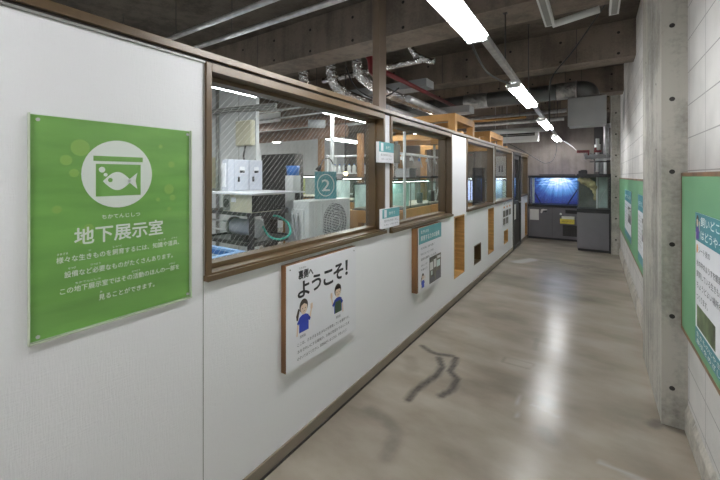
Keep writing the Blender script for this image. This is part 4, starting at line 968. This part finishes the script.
for k, (x, y, a, l_) in enumerate(((-2.40, 2.55, 0, .55), (-2.28, 2.55, 0, .6), (-2.12, 2.62, 0, .5))):
    c_, s_ = math.cos(a), math.sin(a)
    pipe('loose_pipe', [(x - l_ / 2 * s_, y - l_ / 2 * c_, .897), (x + l_ / 2 * s_ * .6, y + l_ / 2 * c_ * .6, .897)], .025, M_pvc,
         ('loose white pipe on the low table behind the first window, leftmost', 'loose white pipe lying in the middle of the low table behind the first window', 'short loose white pipe on the low table, nearest the outdoor unit')[k], 'pipe', 'loose pipes on the table')
# outdoor unit on blocks with the number sign
t = thing('condenser_unit', (-2.7, 3.45, .74), 'white air conditioner outdoor unit with a round fan grille behind the first window', 'outdoor unit')
obj('casing', MB().box(-2.86, -2.55, 3.05, 3.86, .74, 1.29), M_offwhite, t, bevel=.008)
mb = MB()
for k in range(25): mb.box(-2.549, -2.543, 3.10, 3.80, .79 + k * .019, .797 + k * .019)
for k in range(5): mb.box(-2.551, -2.544, 3.12 + k * .168, 3.126 + k * .168, .79, 1.25)
obj('front_grille', mb, M_offwhite, t)
obj('fan_opening', MB().tube([(-2.551, 3.53, 1.01), (-2.546, 3.53, 1.01)], .24, 32), M_black, t)
mb = MB()
for r_ in (.08, .135, .19, .235): mb.tube([(-2.54, 3.53 + r_ * math.cos(a * math.pi / 14), 1.01 + r_ * math.sin(a * math.pi / 14)) for a in range(29)], .0035, 6, False)
obj('fan_guard', mb, M_offwhite, t)
obj('side_valves', MB().box(-2.8, -2.62, 3.03, 3.05, .8, 1.2).m(1).tube(smooth([(-2.7, 3.03, 1.15), (-2.68, 2.99, 1.05), (-2.7, 3.0, .9), (-2.75, 3.03, .78)], 5), .02, 8).tube(smooth([(-2.78, 3.03, 1.18), (-2.72, 2.98, 1.0), (-2.66, 3.0, .8)], 5), .014, 8), [M_offwhite, M_ductgrey], t)
for y in (3.1, 3.7): obj('support_block', MB().box(-2.84, -2.57, y, y + .12, 0, .74), M_offwhite, t)
t = thing('number_sign', (-2.68, 3.42, 1.292), 'teal sign with a circled white number 2 standing on the white outdoor unit', 'sign')
ang = math.radians(52)
fn = frame((-2.66 - .14 * math.cos(ang), 3.50 - .14 * math.sin(ang), 1.292), (math.cos(ang), math.sin(ang), 0), (0, 0, 1))
obj('plate', MB().prism(rect(0, 0, .27, .33), shift(fn, 0, 0, -.012), .012), M_teal, t)
mb = MB()
for k in range(36):
    a, b_ = 2 * math.pi * k / 36, 2 * math.pi * (k + 1) / 36
    mb.prism([(.135 + .098 * math.cos(a), .165 + .125 * math.sin(a)), (.135 + .108 * math.cos(a), .165 + .136 * math.sin(a)), (.135 + .108 * math.cos(b_), .165 + .136 * math.sin(b_)), (.135 + .098 * math.cos(b_), .165 + .125 * math.sin(b_))], fn, .001)
obj('circle', mb, M_letwhite, t)
lettering('numeral', [('2', .085, .095, .10, .20)], M_letwhite, t, fn, .001, .01)
# black tank and blue bucket beyond
t = thing('black_tank', (-3.93, 4.05, 0), 'large black tank behind the control cabinet in the first window', 'water tank')
obj('shell', MB().box(-4.28, -3.58, 3.95, 4.15, .9, 1.90), M_dark, t, bevel=.01)
obj('stand', MB().box(-4.25, -4.1, 3.97, 4.13, 0, .9).box(-3.75, -3.6, 3.97, 4.13, 0, .9), M_dark, t)
t = thing('bucket', (-3.2, 3.5, 0), 'blue plastic bucket on a small stand right of the black tank', 'bucket')
obj('body', MB().tube([(-3.2, 3.5, 1.575), (-3.2, 3.5, 1.70)], .09, 18, True, [.075, .092]), M_bluetank, t)
obj('stand', MB().box(-3.27, -3.13, 3.43, 3.57, 0, 1.575), M_offwhite, t)
# benches with lit tanks
def bench_tank(x0, x1, y0, y1, zb, h, label, lit, n_div=0, cat_label=None, lamp=0):
    b_ = thing('timber_bench', ((x0 + x1) / 2, (y0 + y1) / 2, 0), cat_label, 'bench', 'timber benches under tanks')
    obj('top', MB().box(x0 - .05, x1 + .05, y0 - .05, y1 + .05, zb - .16, zb), M_timber, b_)
    for (x, y) in ((x0, y0), (x1 - .09, y0), (x0, y1 - .09), (x1 - .09, y1 - .09)): obj('leg', MB().box(x, x + .09, y, y + .09, 0, zb - .16), M_timber, b_)
    t = thing('aquarium', ((x0 + x1) / 2, (y0 + y1) / 2, zb), label, 'aquarium')
    g = .008
    gl = MB().box(x0, x1, y0, y0 + g, zb, zb + h).box(x0, x1, y1 - g, y1, zb, zb + h).box(x0, x0 + g, y0 + g, y1 - g, zb, zb + h).box(x1 - g, x1, y0 + g, y1 - g, zb, zb + h)
    obj('glass', gl, M_tankglass, t)
    rm = MB()
    for z in (zb, zb + h - .012): rm.box(x0 - .004, x1 + .004, y0 - .004, y0, z, z + .012).box(x1, x1 + .004, y0, y1, z, z + .012)
    for yy in (y0, y1 - .012): rm.box(x1, x1 + .004, yy, yy + .012, zb, zb + h)
    for k in range(n_div):
        yy = y0 + (y1 - y0) * (k + 1) / (n_div + 1); rm.box(x1, x1 + .004, yy, yy + .014, zb, zb + h)
    obj('frame', rm, M_dark, t)
    obj('back_panel', MB().box(x0 + .02, x0 + .03, y0 + .02, y1 - .02, zb + .01, zb + h * .92), lit, t)
    if lamp:  # unseen lamp added to brighten the tank
        xm = (x0 + x1) / 2
        obj('tank_lamp', MB().box(xm - .05, xm + .05, y0 + .05, y1 - .05, zb + h + .004, zb + h + .03).m(1).box(xm - .04, xm + .04, y0 + .07, y1 - .07, zb + h, zb + h + .004), [M_black, M_tankfill], t)
    obj('gravel', MB().box(x0 + .03, x1 - .02, y0 + .02, y1 - .02, zb + .002, zb + .03), mat('gravel', (.45, .40, .33, 1), .9, 0, .4, 60), t)
    return t
bench_tank(-4.2, -3.5, 4.35, 4.9, 1.22, .33, 'yellow-green lit aquarium behind the outdoor unit in the first window', mat('yellow green tank back', (.55, .58, .25, 1), .5, 0, .4, 6), 1, 'timber bench under the yellow-green lit aquarium', lamp=1)
bench_tank(-3.35, -2.87, 4.5, 5.04, 1.18, .34, 'pale green aquarium at the right edge of the first window', M_tankwater, 1, 'timber bench under the pale green aquarium', lamp=1)
big = bench_tank(-2.75, -2.2, 4.22, 6.3, 1.10, .375, 'long glass aquarium with green panels seen through the second window', M_tankwater, 2, 'thick timber bench under the long aquarium in the second window', lamp=1)
obj('divider', MB().box(-2.72, -2.22, 4.90, 4.91, 1.11, 1.45).box(-2.5, -2.49, 4.92, 5.3, 1.11, 1.44), M_greenpanel, big)
obj('heater', MB().tube([(-2.3, 5.5, 1.14), (-2.3, 5.5, 1.3)], .045, 12).tube([(-2.3, 6.02, 1.14), (-2.3, 6.02, 1.32)], .05, 12), M_dark, big)
obj('return_pipe', MB().tube([(-2.26, 6.1, 1.14), (-2.24, 6.25, 1.46)], .012, 8), M_pvc, big)
tag(obj('steel_shelf', MB().box(-2.88, -2.2, 4.3, 6.35, 1.53, 1.545).box(-2.88, -2.2, 5.75, 6.3, 1.545, 1.57), M_dark, loc=(-2.5, 5.3, 1.53)), 'dark steel shelf just above the long aquarium', 'shelf')
t = thing('filter_box', (-2.55, 5.6, 1.56), 'grey filter box on the shelf above the long aquarium', 'filter box')
obj('box', MB().box(-2.7, -2.45, 5.45, 5.72, 1.546, 1.68), M_ductgrey, t, bevel=.005)
obj('lid', MB().box(-2.71, -2.44, 5.44, 5.73, 1.68, 1.695), M_lip, t)
# vertical pvc pipes and wood posts
for (x, y, z0, z1, r, m, lb, nm) in ((-2.96, 4.03, 0, 2.4, .026, M_pvc, 'white vertical pvc pipe in front of the first window tanks', 'pvc_pipe'),
        (-2.12, 4.55, 0, 2.35, .02, M_pvc, 'pale vertical pipe at the left of the second window', 'pvc_pipe'),
        (-2.94, 5.36, 0, 2.3, .025, M_pvc, 'white vertical pipe behind the left of the long aquarium', 'pvc_pipe'),
        (-2.95, 6.0, 0, 2.3, .025, M_pvc, 'white vertical pipe behind the middle of the long aquarium', 'pvc_pipe'),
        (-2.4, 6.42, 0, 2.2, .022, M_pvc, 'white vertical pipe at the right of the second window', 'pvc_pipe')):
    pipe(nm, [(x, y, z0), (x, y, z1)], r, m, lb, 'pipe', 'vertical pvc pipes')
for (x, y, lb) in ((-3.36, 5.3, 'brown wooden post at the right of the first window'), (-3.55, 6.8, 'brown wooden post at the middle of the second window'), (-4.3, 5.4, 'brown wooden post behind the yellow-green aquarium')):
    tag(obj('wooden_post', MB().box(x, x + .09, y, y + .09, 0, 2.3), M_brownpost, loc=(x, y, 0)), lb, 'post', 'wooden posts')
t = thing('desk_lamp', (-3.0, 4.1, 1.5), 'small black gooseneck lamp clipped above the tanks behind the number sign', 'lamp')
obj('arm', MB().tube(smooth([(-2.925, 4.015, 1.72), (-2.95, 3.96, 1.8), (-3.04, 3.94, 1.79), (-3.1, 3.95, 1.7)], 5), .008, 8), M_black, t)
obj('shade', MB().tube([(-3.1, 3.95, 1.71), (-3.13, 3.93, 1.64)], .03, 14, True, [.018, .042]), M_black, t)
t = thing('pendant_lamp', (-2.8, 4.15, 1.7), 'small glowing warm lamp by the post between the first two windows', 'lamp')
obj('bulb', MB().ball((-2.7, 3.98, 1.60), .028), M_warm, t)
obj('holder', MB().tube([(-2.7, 3.98, 1.62), (-2.7, 3.98, 1.72)], .018, 10).tube([(-2.7, 3.98, 1.72), (-2.7, 3.98, 3.5)], .005, 6), M_dark, t)
t = thing('air_manifold', (-2.55, 5.2, 1.95), 'white pvc air manifold with drop pipes above the long aquarium', 'pipework')
obj('header', MB().tube([(-2.55, 4.5, 1.93), (-2.55, 7.0, 1.93)], .022, 10), M_pvc, t)
for k in range(7):
    y = 4.65 + k * .36
    dp = obj('drop_pipe', MB().tube([(-2.55, y, 1.93), (-2.55, y, 1.92), (-2.5, y, 1.80 - .08 * (k % 3))], .011, 8), M_pvc, t)
    obj('valve', MB().box(-2.57, -2.53, y - .02, y + .02, 1.83, 1.88), M_bluetank if k % 3 == 1 else M_whitemetal, dp)
for y in (4.8, 6.8): obj('hanger', MB().tube([(-2.55, y, 1.93), (-2.55, y, 2.522 if y < 5 else 3.5)], .004, 6), M_dark, t)
# brown wrapped ducts under the ceiling of the room
for (p, r, lb) in (([(-6.6, 5.3, 2.37), (-3.6, 5.3, 2.37)], .115, 'long brown wrapped duct crossing behind the first window'), ([(-6.6, 5.7, 2.66), (-3.6, 5.7, 2.66)], .09, 'brown wrapped duct higher up behind the first window')):
    pipe('wrapped_duct', p, r, mat('brown duct wrap', (.26, .15, .10, 1), .6, 0, .25, 8), lb, 'air duct', 'brown wrapped ducts')
t = thing('round_duct', (-3.85, 4.8, 2.45), 'short grey round duct end under the ceiling in the first window', 'air duct')
obj('duct', MB().tube([(-3.95, 4.7, 2.45), (-3.75, 4.9, 2.45)], .07, 16), M_ductgrey, t)
obj('hanger_rod', MB().tube([(-3.85, 4.8, 2.5), (-3.85, 4.8, 3.5)], .006, 6), M_dark, t)
for (y0, y1, z, lb) in ((4.5, 6.6, 2.56, 'thin steel conduit under the room ceiling, lower one'), (4.2, 6.4, 2.62, 'thin steel conduit under the room ceiling, upper one')):
    pipe('room_conduit', [(-5.6, y0, z), (-3.3, y0, z)], .014, M_steel, lb, 'pipe', 'room conduits')
# back shelf with white bottles
t = thing('storage_shelf', (-5.2, 6.6, 0), 'white storage shelf with bottles deep in the machine room', 'shelf')
for z in (.5, 1.1, 1.62, 2.05): obj('shelf_board', MB().box(-5.6, -3.9, 7.4, 7.8, z, z + .03), M_whitemetal, t)
for x in (-5.6, -3.94): 
    for y in (7.4, 7.76): obj('upright', MB().box(x, x + .04, y, y + .04, 0, 2.1), M_whitemetal, t)
BOT = None
for k in range(11):
    x = -5.45 + k * .145
    if BOT is None:
        BOT = thing('bottle', (x, 7.55, 1.65), 'white plastic bottle on the storage shelf deep in the room', 'bottle', 'white bottles on the storage shelf')
        obj('body', MB().tube([(x, 7.55, 1.651), (x, 7.55, 1.80), (x, 7.55, 1.84)], .05, 12, True, [.05, .05, .02]), M_offwhite, BOT)
        obj('cap', MB().tube([(x, 7.55, 1.84), (x, 7.55, 1.87)], .018, 10), M_bluetank, BOT)
    else:
        c = copy_tree(BOT); c.location.x = x
# blue-lit tanks near the far end of the room, seen through the third and fourth windows
for k, (x0, x1, y0, y1, lb, m_) in enumerate(((-2.55, -2.15, 8.5, 9.2, 'blue lit aquarium seen at the left of the third window', M_blueglow), (-1.98, -1.66, 8.5, 9.2, 'pale green aquarium seen at the right of the third window', M_tankwater),
                                              (-2.15, -1.70, 9.6, 10.3, 'violet blue lit aquarium seen through the fourth window', M_blueglow))):
    b_ = bench_tank(x0, x1, y0, y1, .95, .55, lb, m_, 0, 'timber bench under the ' + lb, lamp=1)
    obj('end_panel', MB().box(x0 + .05, x1 - .03, y1 - .03, y1 - .02, .97, 1.45), m_, b_)
tag(obj('chart_board', MB().box(-2.02, -1.68, 9.38, 9.40, 1.56, 2.04).m(1).box(-1.90, -1.87, 9.378, 9.38, 1.66, 1.82).box(-1.84, -1.81, 9.378, 9.38, 1.66, 1.82).m(2).tube([(-1.98, 9.39, 2.03), (-1.98, 9.39, 3.5)], .004, 6).tube([(-1.72, 9.39, 2.03), (-1.72, 9.39, 3.5)], .004, 6), [M_paper, M_inkgrey, M_steel], loc=(-1.85, 9.39, 1.56)), 'white board with dark marks hanging behind the fourth window', 'board')
tag(obj('dark_cabinet', MB().box(-1.87, -1.67, 6.95, 7.1, 0, 1.72), M_dark, loc=(-1.9, 7.1, 0), bevel=.01), 'tall dark cabinet standing behind the third window', 'cabinet')
